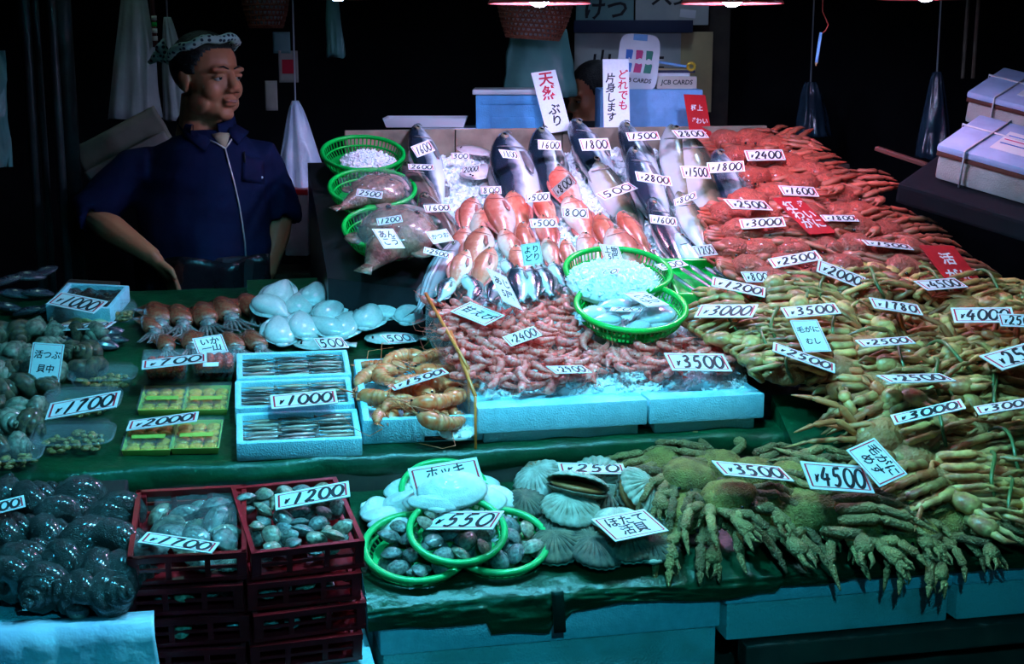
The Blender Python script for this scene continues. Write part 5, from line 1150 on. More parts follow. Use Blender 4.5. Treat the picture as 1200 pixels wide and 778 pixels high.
# ================================================================== price cards
C_, MI, LO = P_CEN, P_MID, P_LOW
P_CT = Plane(-.465, .733, -.225, .784)
CARDS = [  # tl, tr, bl, text, plane, lift, k, ref phrase, (label tail)
 ((73,341),(125,355),(55.5,354.5),'Y1000',MI,.095,.42,'the 1000-yen card on the seaweed tray'),
 ((74,379),(135,379),(62,386),'Y700',MI,.05,.42,'the 700-yen card on the mussels'),
 ((41,400),(76,405),(32,444),'活つぶ\n貝中',MI,.085,1.22,'the upright whelk card'),
 ((61,470),(141,461),(54,489),'Y1700',MI,.07,.42,'the 1700-yen card on the clear tub'),
 ((153,491),(233,485),(149,502),'Y2000',MI,.045,.42,'the 2000-yen card on the urchin packs'),
 ((168,421),(242,416),(167,431),'Y700',MI,.088,.42,'the 700-yen card on the roe packs'),
 ((226,396),(260,392),(233,417),'いか\n一山',MI,.07,.80,'the squid card'),
 ((317,462),(393.5,458),(319,478),'Y1000',MI,.075,.42,'the 1000-yen card on the small fish boxes'),
 ((367,396),(400,395),(376,409),'500',MI,.05,.42,'the 500-yen card on the flounder beside the squid'),
 ((445,392),(478,390.5),(455,402),'500',MI,.06,.42,'the 500-yen card on the flounder beside the divider'),
 ((455,451),(519,431.5),(462,457),'Y1500',MI,.105,.42,'the thin tilted card on the prawns'),
 ((551,353.5),(591.5,370),(527.5,365),'甘えび',C_,.065,.55,'the shrimp name card'),
 ((588.5,395),(625,382),(599,406),'Y2400',C_,.065,.42,'the 2400-yen card on the shrimp'),
 ((640,429.5),(682,428),(652,438),'Y2900',C_,.06,.42,'the 2900-yen card on the shrimp'),
 ((778,415),(847,414),(789,435),'Y3500',C_,.065,.42,'the 3500-yen card on the shrimp ice'),
 ((755.5,341.5),(784.5,357),(729.5,344),'やり\nいか',C_,.11,.75,'the squid name card in the basket'),
 ((717,360),(754,360),(714,365),'700',C_,.10,.42,'the 700-yen card in the squid basket'),
 ((698,316),(727,314),(695,323),'500',C_,.115,.42,'the 500-yen card on the heaped ice'),
 ((767,310.6),(797,304),(777,317),'500',C_,.085,.42,'the 500-yen card beside the ice basket'),
 ((835,325),(897,336.6),(834,336),'Y1200',C_,.095,.42,'the 1200-yen card on the ribbon fish'),
 ((868,319),(899,318),(875,331),'Y800',C_,.095,.42,'the 800-yen card behind the ribbon fish'),
 ((821,358),(888,356),(814,373),'Y3000',C_,.105,.42,'the 3000-yen card in front of the green tray'),
 ((733,155.5),(770,154),(737,165),'1500',C_,.115,.42,'the 1500-yen card in the back row'),
 ((787,153),(823,152),(795,162),'2800',C_,.115,.42,'the 2800-yen card in the back row'),
 ((678,163),(712,162),(682.5,176.6),'1800',C_,.12,.42,'the 1800-yen card below the tall white signs'),
 ((630,164),(657,165),(631,175),'1600',C_,.115,.42,'the 1600-yen card below the slanting sign'),
 ((796.5,194.5),(829,195),(801,208.6),'Y1500',C_,.115,.42,'the 1500-yen card amid the large fish'),
 ((828,191),(871,188.5),(830,203),'Y1800',C_,.12,.42,'the 1800-yen card on the film wrapped fish'),
 ((744,201),(785,207),(747,212),'Y2800',C_,.115,.42,'the 2800-yen card amid the large fish'),
 ((697.5,227.5),(736,213.5),(709,234.6),'500',C_,.085,.42,'the tilted 500-yen card amid the large fish'),
 ((646,222),(666.5,204),(654,232),'Y800',C_,.085,.42,'the steeply tilted 800-yen card'),
 ((615,227.5),(644,225),(616,237.5),'Y500',C_,.095,.42,'the 500-yen card on the upper red fish'),
 ((620,257),(651.5,256),(622.6,267),'Y500',C_,.10,.42,'the 500-yen card on the lower red fish'),
 ((658,243),(689,244.5),(659,254.4),'800',C_,.09,.42,'the 800-yen card on the pink fish'),
 ((761,251.6),(792,255),(762.6,261.5),'Y1600',C_,.10,.42,'the 1600-yen card beside the red fish'),
 ((789.4,234),(815,224),(791,242),'Y800',C_,.115,.42,'the small 800-yen card on the olive fish'),
 ((810.6,289),(833,286),(819,301),'1200',C_,.095,.42,'the 1200-yen card above the ribbon fish'),
 ((610,287),(632.5,283),(614,312),'より\nどり',C_,.105,1.15,'the upright mixed fish card'),
 ((702,286),(724,288),(710,307),'上物\n5尾',C_,.115,.9,'the upright card on the pink fish'),
 ((872,176.6),(916,175),(876.7,188.7),'Y2400',C_,.10,.42,'the 2400-yen card on the red crabs'),
 ((912,218),(953,219),(919,229),'Y1600',C_,.10,.42,'the 1600-yen card on the red crabs'),
 ((848,234),(895,235),(858.7,245),'Y2500',C_,.105,.42,'the 2500-yen card at the fish edge of the red crabs'),
 ((866,258),(917,253.5),(870,269),'Y3000',C_,.105,.42,'the 3000-yen card on the red crabs'),
 ((961,252.6),(1000,252),(967.6,259.5),'Y1800',C_,.10,.42,'the 1800-yen card beside the red crab sign'),
 ((900,304.6),(955,292.7),(908,315),'Y2500',C_,.105,.42,'the tilted 2500-yen card on the red crabs'),
 ((959,305),(1014,324.6),(957.5,319),'Y2000',C_,.105,.42,'the 2000-yen card on the red crabs'),
 ((1010,282),(1063,286),(1017.5,288),'Y1500',C_,.10,.42,'the flat lying 1500-yen card on the red crabs'),
 ((915,362),(977,354),(923,374),'Y3500',C_,.10,.42,'the 3500-yen card between red and tan crabs'),
 ((1018.5,350),(1074,356),(1025.6,362),'Y1780',C_,.10,.42,'the 1780-yen card on the tan crabs'),
 ((1072,331),(1117,325),(1088.6,341),'Y4500',C_,.10,.42,'the 4500-yen card below the far red sign'),
 ((1115,363),(1183,358.5),(1121,380),'Y4000',C_,.10,.42,'the 4000-yen card on the tan crabs'),
 ((1169.6,369),(1215,368),(1174.6,383.5),'Y2500',C_,.115,.42,'the 2500-yen card overlapping the 4000-yen card'),
 ((1150.6,420.6),(1215,396),(1178,435),'Y2500',C_,.105,.42,'the big slanting 2500-yen card on the tan crabs'),
 ((1003,400.6),(1062,393),(1013,408),'Y2500',C_,.10,.42,'the flat lying 2500-yen card on the tan crabs'),
 ((925,376.6),(956.6,374),(943,413),'毛がに\nむし',C_,.105,1.35,'the upright crab name card'),
 ((906,402.6),(978,425),(906,413),'Y2500',C_,.10,.42,'the 2500-yen card under the crab name card'),
 ((1028,443),(1100,436),(1046.6,450.6),'Y2500',C_,.10,.42,'the 2500-yen card above the tan crab corner'),
 ((1045,490),(1123,465),(1051.6,500.6),'Y3000',P_RR,.115,.30,'the long tilted 3000-yen card'),
 ((1143,480),(1212,462),(1150,489),'Y3000',P_RR,.115,.36,'the 3000-yen card at the stall end'),
 ((1023,513),(1063,553),(992,530),'毛がに\nめす',P_RR,.14,.75,'the big tilted crab card in front'),
 ((938,543.5),(1010.7,544),(952,574.7),'Y4500',LO,.165,.46,'the 4500-yen card on the hairy crabs'),
 ((834,542.5),(913.4,545.7),(850.7,558.5),'Y3500',LO,.16,.42,'the 3500-yen card on the hairy crabs'),
 ((693,610),(754.5,596),(722,634.7),'ほたて\n活貝',LO,.085,.62,'the scallop name card'),
 ((653,543),(730,543),(657,555),'Y250',LO,.075,.36,'the 250-yen card behind the scallops'),
 ((478,548.6),(559,536),(487.5,584),'ホッキ\n¥700',LO,.11,.46,'the large surf clam card'),
 ((510,599),(591,599.6),(495.4,620),'Y550',LO,.10,.40,'the 550-yen card on the clam baskets'),
 ((322.6,577.7),(409,565.6),(323.4,596),'Y1200',P_CT,.022,.36,'the 1200-yen card on the red crate'),
 ((174,620.6),(256.7,640),(163,632),'Y1700',P_CT,.018,.36,'the 1700-yen card on the red crate'),
 ((-42,594),(27,584),(-41,608),'Y2000',P_TB,.10,.30,'the card on the dark turban shells'),
 ((481,172),(502,164),(489,184.5),'1600',C_,.10,.5,'the tilted 1600-yen card on the dark fish'),
 ((478,192),(508,193),(479,198.6),'2600',C_,.085,.42,'the 2600-yen card on the brown fish'),
 ((496,240),(526.6,239),(499,248.5),'1600',C_,.09,.42,'the 1600-yen card on the brown fish'),
 ((499,272),(523,268),(508,286),'かつお',C_,.09,.6,'the tilted name card above the striped fish'),
 ((497.4,289),(528,296.6),(496,296),'Y2500',C_,.09,.36,'the 2500-yen card on the striped fish'),
 ((419,221),(449,225),(417,229),'2500',C_,.135,.42,'the 2500-yen card on the rear monkfish'),
 ((441,256),(470,252),(443,264),'1200',C_,.135,.42,'the 1200-yen card on the front monkfish'),
 ((436,268),(460.4,268),(450,291),'あん\nこう',C_,.125,.95,'the name card on the front monkfish'),
 ((528.6,179),(550,179),(529,187),'300',C_,.045,.42,'the card on the rear pale flatfish'),
 ((541.7,196),(562,193),(541,204),'2000',C_,.05,.42,'the card on the middle pale flatfish'),
 ((563,219),(587,218),(564,228),'800',C_,.05,.42,'the card on the front pale flatfish'),
 ((584,175),(604,177),(589.5,184.7),'1800',C_,.115,.5,'the small 1800-yen card on the first large fish'),
 ((570,313.6),(593,324.4),(589.5,353),'あじ\n5尾',C_,.10,1.45,'the upright slanting card on the mackerel'),
]
for tl, tr, bl, tx, pl, lf, k, ref in CARDS:
    if pl in (C_, P_RR) and ('tan crab' in ref or 'crab name' in ref or 'slanting 2500' in ref or 'long tilted' in ref or 'stall end' in ref or 'overlapping' in ref): lf += .03
    card(tl, tr, bl, tx, 'white ' + ref[4:].replace('card', 'price card', 1) if 'name' not in ref else 'white ' + ref[4:], ref, pl, lf, k)
# red plaques with white brush writing
card((904.6,233),(935,230.6),(949.6,274),'紅ず\nわい\nがに','red plaque with white writing lying on the red crabs','the red plaque on the crabs',C_,.11,1.55,'red','sign_plaque','red plaques','' or None,'sign')
card((1077,289),(1115.5,288),(1120,340),'活\nがに','red plaque with white writing behind the tan crabs','the red plaque behind the tan crabs',C_,.085,1.5,'red','sign_plaque','red plaques',None,'sign')
card((800.5,111),(825.6,111.5),(812,173),'極上\nずわい\nがに','tall red plaque standing behind the red crabs',None,None,0,2.3,'red','sign_plaque','red plaques',4.50,'sign')
s1_ = card((622,86),(650.6,82),(641,156),' ','slanting white sign with red brush writing behind the large fish',None,None,0,2.55,'plain','tall_sign','tall white signs',4.42,'sign')
s2_ = card((705.5,70),(736,70),(708.5,160),' ','tall upright white sign with red and black brush writing',None,None,0,2.9,'plain','tall_sign','tall white signs',4.46,'sign')
for o_, items in ((s1_, (('天\n然', .62, 0, .62, 'red_ink'), ('ぶ\nり', .50, .02, -.60, 'ink'))), (s2_, (('ど\nれ\nで\nも', .40, .24, .28, 'red_ink'), ('片\n身\nし\nま\nす', .38, -.22, .0, 'ink')))):
    for tx, sz, x, y, mm in items:
        ob('lettering', font_mesh(tx, sz, mm, line=.95), o_, T(x, y, .0095))

# ================================================================== things behind the stall
def flatX(px, py, Y, yaw=0.0): return T(*W(px, py, Y)) @ RZ(math.radians(yaw))
def pxw(Y): return Y / FPX * 1.01
# blue foam box, tray on a scale, pale foam box with the card sign
def boxpx(name, x0, x1, y0, y1, Y, depth, m, label, cat, lid=None, yaw=0):
    a = W((x0 + x1) / 2, y1, Y); w = (x1 - x0) * Y / FPX; h = (y1 - y0) * Y / FPX
    r = empty(name, T(*a) @ RZ(math.radians(yaw)) @ T(0, depth / 2, 0)); tag(r, label, cat)
    ob('body', rbox(w, depth, h, m, name + '_body', .006), r)
    if lid: ob('lid', rbox(w * 1.10, depth * 1.08, lid * Y / FPX, M[m] and 'white_tray', name + '_lid', .004), r, T(0, 0, h))
    return r
cl_ = boxpx('foam_cooler', 558, 636, 112, 156, 4.62, .26, 'blue_foam', 'blue foam box with a white lid behind the fish', 'foam box', lid=6)
g_ = 4.62 / FPX
ob('front_ridge', rbox(66 * g_, .01, 5 * g_, 'blue_foam', 'cooler_ridge', .002), cl_, T(0, -.13, 33 * g_)); ob('front_recess', rbox(50 * g_, .012, 14 * g_, 'blue_foam', 'cooler_recess', .003), cl_, T(4 * g_, -.131, 4 * g_))
b1 = boxpx('foam_cooler', 703, 822, 106, 160, 4.66, .28, 'pale_blue_foam', 'pale blue foam box standing under the stack of cards', 'foam box')
o = ob('crate_table', rbox(1.5, .40, .06, 'dark_wood', 'crate_table'), None, T(.36, 4.84, 1.175)); tag(o, 'dark plank shelf under the foam boxes behind the fish', 'shelf')
for x in (-.2, .95):
    o2 = ob('leg', MB().box((0, 0, 0), (.06, .06, 1.17)).mesh('shelf_leg', 'dark_wood', False), o, T(x - .36 , 0, -.585))
c = W(498, 138, 4.60)
r = empty('weighing_scale', T(*(c + V((0.07, .06, -.062))))); tag(r, 'metal weighing scale under the white tray', 'scale')
ob('platform', rbox(.20, .2, .008, 'bare_metal', 'scale_platform', .003), r, T(0, 0, .022)); ob('stem', MB().tube([(0, 0, -.06), (0, 0, .024)], .025, 12).mesh('scale_stem', 'bare_metal'), r); ob('base', rbox(.2, .2, .06, 'dark_metal', 'scale_base', .008), r, T(0, 0, -.11))
o = ob('white_tray', tray_mesh(.27, .18, .03, .006, .004, .08, 'white_tray', 'white_tray', .002), None, T(*(c + V((.0, .06, -.03))))); tag(o, 'shallow white tray lying on the scale', 'tray')
# card-company sign, card box, papers
Y0 = 4.74
def emblem():
    p = W(748, 73, Y0 - .02); r = empty('card_sign', T(*p) @ RX(math.radians(-8)) @ RY(math.radians(5)) @ RZ(math.radians(-4))); tag(r, 'white rounded sign with a tricolour emblem on the foam box', 'sign')
    g = Y0 / FPX
    def out(a, k=1.0, e=.42):
        c, s = math.cos(a), math.sin(a); return V((23.5 * g * k * abs(c) ** e * (1 if c > 0 else -1), 0, 32 * g * k * abs(s) ** e * (1 if s > 0 else -1)))
    A = [2 * PI * i / 40 for i in range(40)]
    ob('plate', MB().loft([[out(a) + V((0, y, 0)) for a in A] for y in (.004, -.004)]).mesh('sign_plate', 'card', False), r)
    ob('top_tab', MB().box((0, 0, 0), (16 * g, .006, 7 * g)).mesh('sign_tab', 'pale_blue_foam', False), r, T(0, -.002, 28 * g))
    for i, mm in enumerate(('logo_blue', 'logo_red', 'logo_green')):
        for zz in (8, -7):
            mb = MB(); x0 = (i - 1) * 11.5 * g
            mb.loft([[V((x0 - 4.4 * g + (1.2 if zz > 0 else -0.5) * g, y, (zz - 5) * g)), V((x0 + 3.6 * g, y, (zz - 5) * g)), V((x0 + 4.6 * g, y, (zz + 4) * g)), V((x0 + 3.8 * g, y, (zz + 5.5) * g)), V((x0 - 3.4 * g, y, (zz + 5.5) * g))] for y in (-.0045, -.006)])
            ob('emblem_bar', mb.mesh('emblem_bar', mm, False), r)
        me = font_mesh('JCB'[i], 9 * g, 'white_ink'); ob('emblem_letter', me, r, T((i - 1) * 11.5 * g, -.0068, 0.6 * g) @ RX(PI / 2))
    me = font_mesh('JCB CARDS', 6.6 * g, 'ink'); ob('lettering', me, r, T(0, -.0052, -21 * g) @ RX(PI / 2))
emblem()
def stackbox(px, py, w, h, d, Y, m, label, cat, yaw=0, text=None, tm='ink', ts=1.0, name='paper_stack'):
    g = Y / FPX; r = ob(name, rbox(w * g, d, h * g, m, name, .002), None, T(*W(px, py, Y)) @ RZ(math.radians(yaw)) @ T(0, d / 2, 0)); tag(r, label, cat)
    if text: ob('lettering', font_mesh(text, ts * g, tm), r, T(0, -d / 2 - .0006, h * g / 2) @ RX(PI / 2))
    return r
stackbox(793, 103.8, 46, 14, .12, 4.72, 'cream', 'cream cardboard box with dark card lettering', 'box', -3, 'JCB CARDS', 'ink', 7.2, 'card_box')
stackbox(786, 105.8, 52, 1.8, .13, 4.715, 'card', 'flat white booklet under the cream box', 'booklet', 0, name='booklet')
stackbox(788, 89.6, 40, 4, .12, 4.73, 'card', 'white slip box on top of the cream box', 'box', -2, name='slip_box')
stackbox(791, 85.4, 46, 3, .12, 4.725, 'shelf_blue', 'dark folder above the white slip box', 'folder', -4, name='folder')
stackbox(790, 82.2, 44, 2, .12, 4.725, 'board_tan', 'brown booklet in the paper stack', 'booklet', 3, name='booklet')
o = stackbox(783, 76, 44, 3, .12, 4.73, 'pale_blue_foam', 'pale blue folder slanting at the top of the stack', 'folder', -3, name='folder'); o.matrix_basis = o.matrix_basis @ RY(math.radians(9))
g = 4.72 / FPX
o = ob('tape_roll', MB().ring(lambda a: (4 * g * math.cos(a), 0, 4 * g * math.sin(a)), 24, 1.7 * g, 8).mesh('tape_roll', 'yellow'), None, T(*W(810, 78, 4.72))); tag(o, 'yellow ring shaped tape roll on the paper stack', 'tape roll')

# notice boards behind
def notice(x0, x1, y0, y1, Y, m, text, size, label, tm='ink', sp=1.0):
    g = Y / FPX; p = W((x0 + x1) / 2, (y0 + y1) / 2, Y)
    r = ob('notice_board', rbox((x1 - x0) * g, .012, (y1 - y0) * g, m, 'notice_board', .002, z=0), None, T(*p)); tag(r, label, 'notice board', 'notice boards on the back wall')
    if text: ob('lettering', font_mesh(text, size * g, tm, line=sp), r, T(0, -.0066, 0) @ RX(PI / 2))
notice(676, 742, -60, 30, 5.55, 'board_green', '市\nの\nけつ', 26, 'greenish notice board with brush writing above the blue bar')
notice(746, 830, -60, 27, 5.54, 'board_grey', 'さかな\n大安', 24, 'grey notice board partly behind the middle lamp')
notice(674, 796, 39, 130, 5.52, 'board_grey', '山 北 上\nか に や', 24, 'large grey notice board behind the white card sign')
notice(797, 834, 39, 130, 5.525, 'board_tan', None, 1, 'narrow tan board at the edge of the notices')
g = 5.48 / FPX
o = ob('wall_rail', rbox(136 * g, .03, 14 * g, 'shelf_blue', 'wall_rail', .002, z=0), None, T(*W(742, 31, 5.48))); tag(o, 'dark blue rail across the notice boards', 'rail')
o = ob('paper_scrap', rbox(18 * g, .004, 9 * g, 'card', 'paper_scrap', .001, z=0), None, T(*W(806, 16, 5.46)) @ RY(.1)); tag(o, 'scrap of white paper above the blue rail', 'paper')
o = ob('partition_screen', MB().box((0, 0, 0), (.64, .02, 2.4)).mesh('notice_backing', 'dark_wood', False), None, T(.53, 5.62, 1.2)); tag(o, 'dark wooden partition behind the notice boards', 'partition')

# hanging bags and films: pleated cones of plastic
def bag(px0, py0, px1, py1, w0, w1, Y, m, label, depth=.05, seed=0, n=36, cat='plastic bag', hang=True, group=None):
    a = W(px0, py0, Y); b = W(px1, py1, Y); g = Y / FPX
    rings = []
    for i in range(15):
        t = i / 14; c = a.lerp(b, t); w = (w0 + (w1 - w0) * (t ** .75)) * g / 2
        rings.append([c + V((w * math.cos(q) * (1 + .10 * noise.noise(V((math.cos(q) * 2, t * 3, seed))) + .05 * t * math.sin(5 * q + seed)), (depth * (.3 + .7 * t)) * math.sin(q) * (1 + .35 * noise.noise(V((math.cos(q) * 3, math.sin(q) * 3, t * 2 + seed))) + .14 * math.sin(9 * q + seed + t)), .02 * noise.noise(V((q, t * 4, seed + 3))) * t)) for q in [2 * PI * k / n for k in range(n)]])
    r = empty('plastic_bag', T(*a)); tag(r, label, cat, group)
    inv = T(*(-a))
    ob('film', MB().loft(rings, True, X=inv).mesh('bag_film', m), r)
    if hang: ob('string', MB().tube([(0, 0, 0), (0.004, .01, 3.15 - a.z)], .003, 5).mesh('bag_string', 'cord'), r)
    return r
bag(157, -40, 158, 138, 14, 62, 4.75, 'milky_film', 'milky plastic bag hanging above the kraft paper', .06, 1)
bag(196, 20, 212, 140, 8, 40, 4.85, 'milky_film', 'smaller milky plastic bag hanging behind the man', .05, 5)
bag(346, 118, 356, 240, 8, 68, 4.70, 'silver_film', 'silvery blue plastic bag hanging beside the man', .06, 8)
bag(388, -20, 394, 66, 10, 22, 4.85, 'teal_film', 'narrow bluish plastic bag above the silvery one', .03, 11)
bag(630, 34, 632, 112, 66, 84, 5.0, 'teal_film', 'green plastic bag hanging under the wicker basket', .08, 14)
bag(1098, 84, 1094, 184, 10, 42, 4.9, 'dark_film', 'dark shiny plastic bag hanging beside the tied foam boxes', .06, 17)
bag(950, 96, 952, 160, 14, 46, 5.5, 'dark_film', 'dark plastic bag hanging deep in the shade', .06, 21)
# kraft paper package
a = W(146, 172, 4.60)
r = empty('kraft_package', T(*a) @ RX(math.radians(6)) @ RY(math.radians(-27))); tag(r, 'folded kraft paper package behind the man', 'package')
g = 4.6 / FPX
ob('sheet', MB().grid(lambda i, j: V(((i - .5) * 112 * g, -.01 + .012 * noise.noise(V((i * 3, j * 3, 1))), (j - .5) * 52 * g)), 24, 14).mesh('kraft_sheet', 'kraft', thick=.006), r)
ob('folded_flap', MB().grid(lambda i, j: V(((i - .5) * 108 * g, -.026 - .010 * j + .008 * noise.noise(V((i * 4, j * 3, 5))), (j * .42 - .5) * 52 * g)), 24, 8).mesh('kraft_flap', 'paper', thick=.004), r)
# bamboo pole with green and pale bands
r = empty('bamboo_pole', T(*W(182, 55, 4.72))); tag(r, 'thin pole with green and pale bands hanging behind the man', 'pole')
ob('shaft', MB().tube([(0, 0, 0), (-.006, 0, .30)], .008, 8).mesh('pole_shaft', 'brown_tape'), r)
for z, mm in ((.045, 'cream'), (.065, 'green_basket'), (.085, 'cream'), (.02, 'cream')): ob('band', MB().tube([(0, 0, z), (0, 0, z + .015)], .0095, 8).mesh('pole_band', mm), r)
# dark posts at the edge of the stall
for i, (px, Y, rr) in enumerate([(48, 4.3, .016), (60, 4.32, .011), (78, 4.28, .014), (90, 4.5, .03)]):
    p = W(px, 300, Y); r = empty('shutter_post', T(p.x, p.y, 0)); tag(r, 'dark metal post, ' + ('outermost of the four beside the man', 'thin second of the four beside the man', 'third of the four beside the man', 'thick innermost of the four beside the man')[i], 'post', 'dark posts beside the man')
    ob('shaft', MB().tube([(0, 0, .02), (0, 0, 1.6), (0, 0, 3.15)], rr, 12).mesh('post_shaft', 'dark_metal'), r); ob('base', MB().tube([(0, 0, 0), (0, 0, .02)], rr * 2.2, 14).mesh('post_base', 'dark_metal'), r)
# film covered bundle at the far edge
film(W(-10, 128, 4.2), .05, .17, .05, 'blue glinting film bundle hanging beyond the posts', up=V((.1, -1, 0)).normalized(), seed=31, m='teal_film')
# reddish mesh basket and papers near the man
def hang_basket(px, py, rx, h, Y, m, label, slats, rows, tilt=0):
    p = W(px, py, Y); g = Y / FPX; R0 = rx * g; H = h * g
    r = empty('hanging_basket', T(*p) @ RY(math.radians(tilt))); tag(r, label, 'basket', 'baskets hung under the roof')
    ob('rim', MB().ring(lambda a: (R0 * math.cos(a), R0 * .8 * math.sin(a), H), 40, .006, 6).mesh('hb_rim', m), r)
    def pr(t): return R0 * (.70 + .30 * math.sin(t * PI / 2)), H * t
    for sgn in (1, -1):
        mb = MB()
        for i in range(slats):
            a0 = 2 * PI * i / slats
            mb.tube([(pr(t)[0] * math.cos(a0 + sgn * t * .7), pr(t)[0] * .8 * math.sin(a0 + sgn * t * .7), pr(t)[1]) for t in [k / 6 for k in range(7)]], .0034, 4, flat=.5)
        o = ob('weave', mb.mesh('hb_weave', m, False), r); o['kind'] = 'stuff'
    for k in range(rows):
        t = (k + .5) / rows; ob('hoop', MB().ring(lambda a: (pr(t)[0] * math.cos(a), pr(t)[0] * .8 * math.sin(a), pr(t)[1]), 36, .0035, 4).mesh('hb_hoop', m), r)
    ob('light_backing', MB().lathe([(.001, .012), (R0 * .60, .012), (R0 * .80, H * .5), (R0 * .92, H * .93)], 28).mesh('hb_light_backing', 'white_tray'), r, Matrix.Diagonal((1, .8, 1, 1)))  # pale layer added to imitate light showing through the weave
    ob('base', MB().lathe([(.001, 0), (R0 * .70, 0), (R0 * .70, .006), (.001, .006)], 24).mesh('hb_base', m), r, Matrix.Diagonal((1, .8, 1, 1)))
    ob('cord', MB().tube([(R0, 0, H), (0, 0, H + .25), (0, 0, 3.15 - p.z)], .003, 5).mesh('hb_cord', 'red_cord'), r)
    ob('cord', MB().tube([(-R0, 0, H), (0, 0, H + .25)], .003, 5).mesh('hb_cord', 'red_cord'), r)
hang_basket(624, 46, 43, 46, 4.75, 'wicker', 'brown open weave basket hanging under the lamps', 38, 9, 4)
hang_basket(312, 33, 27, 40, 4.9, 'wicker', 'reddish mesh basket hanging above the man', 30, 7, 0)
for px, py, w, h, m, lab in [(338, 78, 22, 36, 'paper', 'paper slip with red print pinned behind the man'), (318, 112, 14, 34, 'paper', 'pale ladle shaped paper hanging behind the man'), (330, 50, 20, 24, 'board_green', 'bluish paper hung under the mesh basket')]:
    g = 4.95 / FPX; r = ob('paper_slip', MB().grid(lambda i, j: V(((i - .5) * w * g, .006 * math.sin(i * 3 + px), (j - .5) * h * g)), 8, 8).mesh('paper_slip', m, thick=.0015), None, T(*W(px, py, 4.95))); tag(r, lab, 'paper', 'papers hung behind the man')
    if px == 338: ob('red_print', MB().box((0, -.006, -.0), (14 * g, .002, 16 * g)).mesh('red_print', 'red_ink', False), r)
ct = boxpx('carton', 334, 362, 228, 300, 4.6, .12, 'styro_old', 'grey white carton with a red top edge beside the man', 'carton')
ob('lid', rbox(.085, .125, .02, 'red_crate', 'carton_lid', .003), ct, T(0, 0, 72 * 4.6 / FPX))
boxpx('side_cabinet', 318, 398, 300, 640, 4.58, .20, 'dark_wood', 'dark cabinet standing under the grey carton', 'cabinet')

# pencil on a string
p = W(956, 78, 4.2); q = W(962, 38, 4.2)
r = empty('pencil', T(*p)); tag(r, 'pale pencil dangling on a red string', 'pencil')
d = q - p
ob('shaft', MB().tube([d * .12, d], .0045, 6).mesh('pencil_shaft', 'pale_blue_foam'), r); ob('tip', MB().tube([V((0, 0, 0)), d * .12], [.0006, .0045], 6).mesh('pencil_tip', 'plank_wood'), r)
ob('string', MB().tube([d * .94, d * 1.05 + V((.012, 0, 0)), d * 1.02 + V((.02, 0, .02)), d + V((.002, 0, .06)), V((.01, 0, 3.15 - p.z))], .0018, 5).mesh('pencil_string', 'red_cord'), r)
# tied foam boxes on the dark counter
M['tied_lid'] = mat('blue_lit_lid', (0.42, 0.55, 0.80), (0.34, 0.46, 0.70), 20, 0.5)  # foam lid, bluish light on the box tops put into its colour
def tied(px, py, Y, w, d, h, yaw, label, strip='brown_tape'):
    r = empty('tied_foam_box', T(*W(1192, 208, 3.95)) @ RX(math.radians(20)) @ RZ(math.radians(yaw)) @ T(px, py, Y)); tag(r, label, 'foam box', 'tied foam boxes on the dark counter')
    ob('body', rbox(w - .01, d - .01, h * .68, 'styro_old', 'tied_body', .012), r); ob('lid', rbox(w, d, h * .20, 'tied_lid', 'tied_lid', .008), r, T(0, 0, h * .80)); ob('tape_band', rbox(w - .003, d - .003, h * .13, strip, 'tied_band', .003), r, T(0, 0, h * .675))
    for x in (-w * .28, w * .24): ob('string', MB().tube([(x, -d / 2 - .003, 0), (x, -d / 2 - .004, h), (x, -d / 2, h + .003), (x + .01, d / 2, h + .003), (x + .01, d / 2 + .003, 0)], .0032, 5).mesh('tied_string', 'cord'), r)
    ob('string', MB().tube([(-w / 2 - .003, .03, 0), (-w / 2 - .003, .03, h + .003), (w / 2 + .003, .02, h + .003), (w / 2 + .003, .02, 0)], .0032, 5).mesh('tied_string', 'cord'), r)
    ob('label_sheet', MB().box((.0, -.0, h + .0012), (w * .36, d * .5, .0012)).mesh('tied_label', 'card', False), r); ob('label_sheet', MB().box((w * .34, .0, h + .0012), (w * .2, d * .44, .0012)).mesh('tied_label2', 'red_card', False), r)
    for k in range(3): ob('print_line', MB().box((-.01, -.02 + .03 * k, h + .0022), (w * .26, .006, .0006)).mesh('print_line', 'logo_red' if k == 1 else 'logo_blue', False), r)
tied(0, 0, -.010, .38, .28, .105, -40, 'tied foam box with paper labels at the near end of the dark counter')
tied(-.10, .43, -.010, .40, .27, .10, -40, 'tied foam box behind the nearer one on the dark counter')
o = ob('dark_counter', MB().box((0, 0, .41), (1.1, 1.15, .06)).mesh('dark_counter', 'wall_dark', False, bevel=.01), None, T(*W(1192, 208, 3.95)) @ RX(math.radians(20)) @ RZ(math.radians(-40)) @ T(.30, .35, -.452)); tag(o, 'dark counter carrying the tied foam boxes', 'counter'); ob('base', MB().box((.1, .1, -.18), (.6, .7, 1.1)).mesh('counter_base', 'wall_dark', False), o)
o = ob('red_stick', MB().box((0, 0, 0), (.26, .03, .012)).mesh('red_stick', 'brown_tape', False, bevel=.002), None, T(*W(1076, 190, 4.1)) @ RZ(math.radians(-31)) @ RY(.28)); tag(o, 'dim red wooden stick leaning beside the counter', 'stick')
for px in (1128, 1140):
    o = ob('pale_rod', MB().tube([(0, 0, 0), (.004, 0, .42)], .007, 7).mesh('pale_rod', 'board_wood'), None, T(*W(px, 92, 4.9))); tag(o, 'pale rod standing beside the rear tied box, ' + ('nearer the bag' if px < 1135 else 'nearer the wall'), 'rod', 'pale rods by the wall')

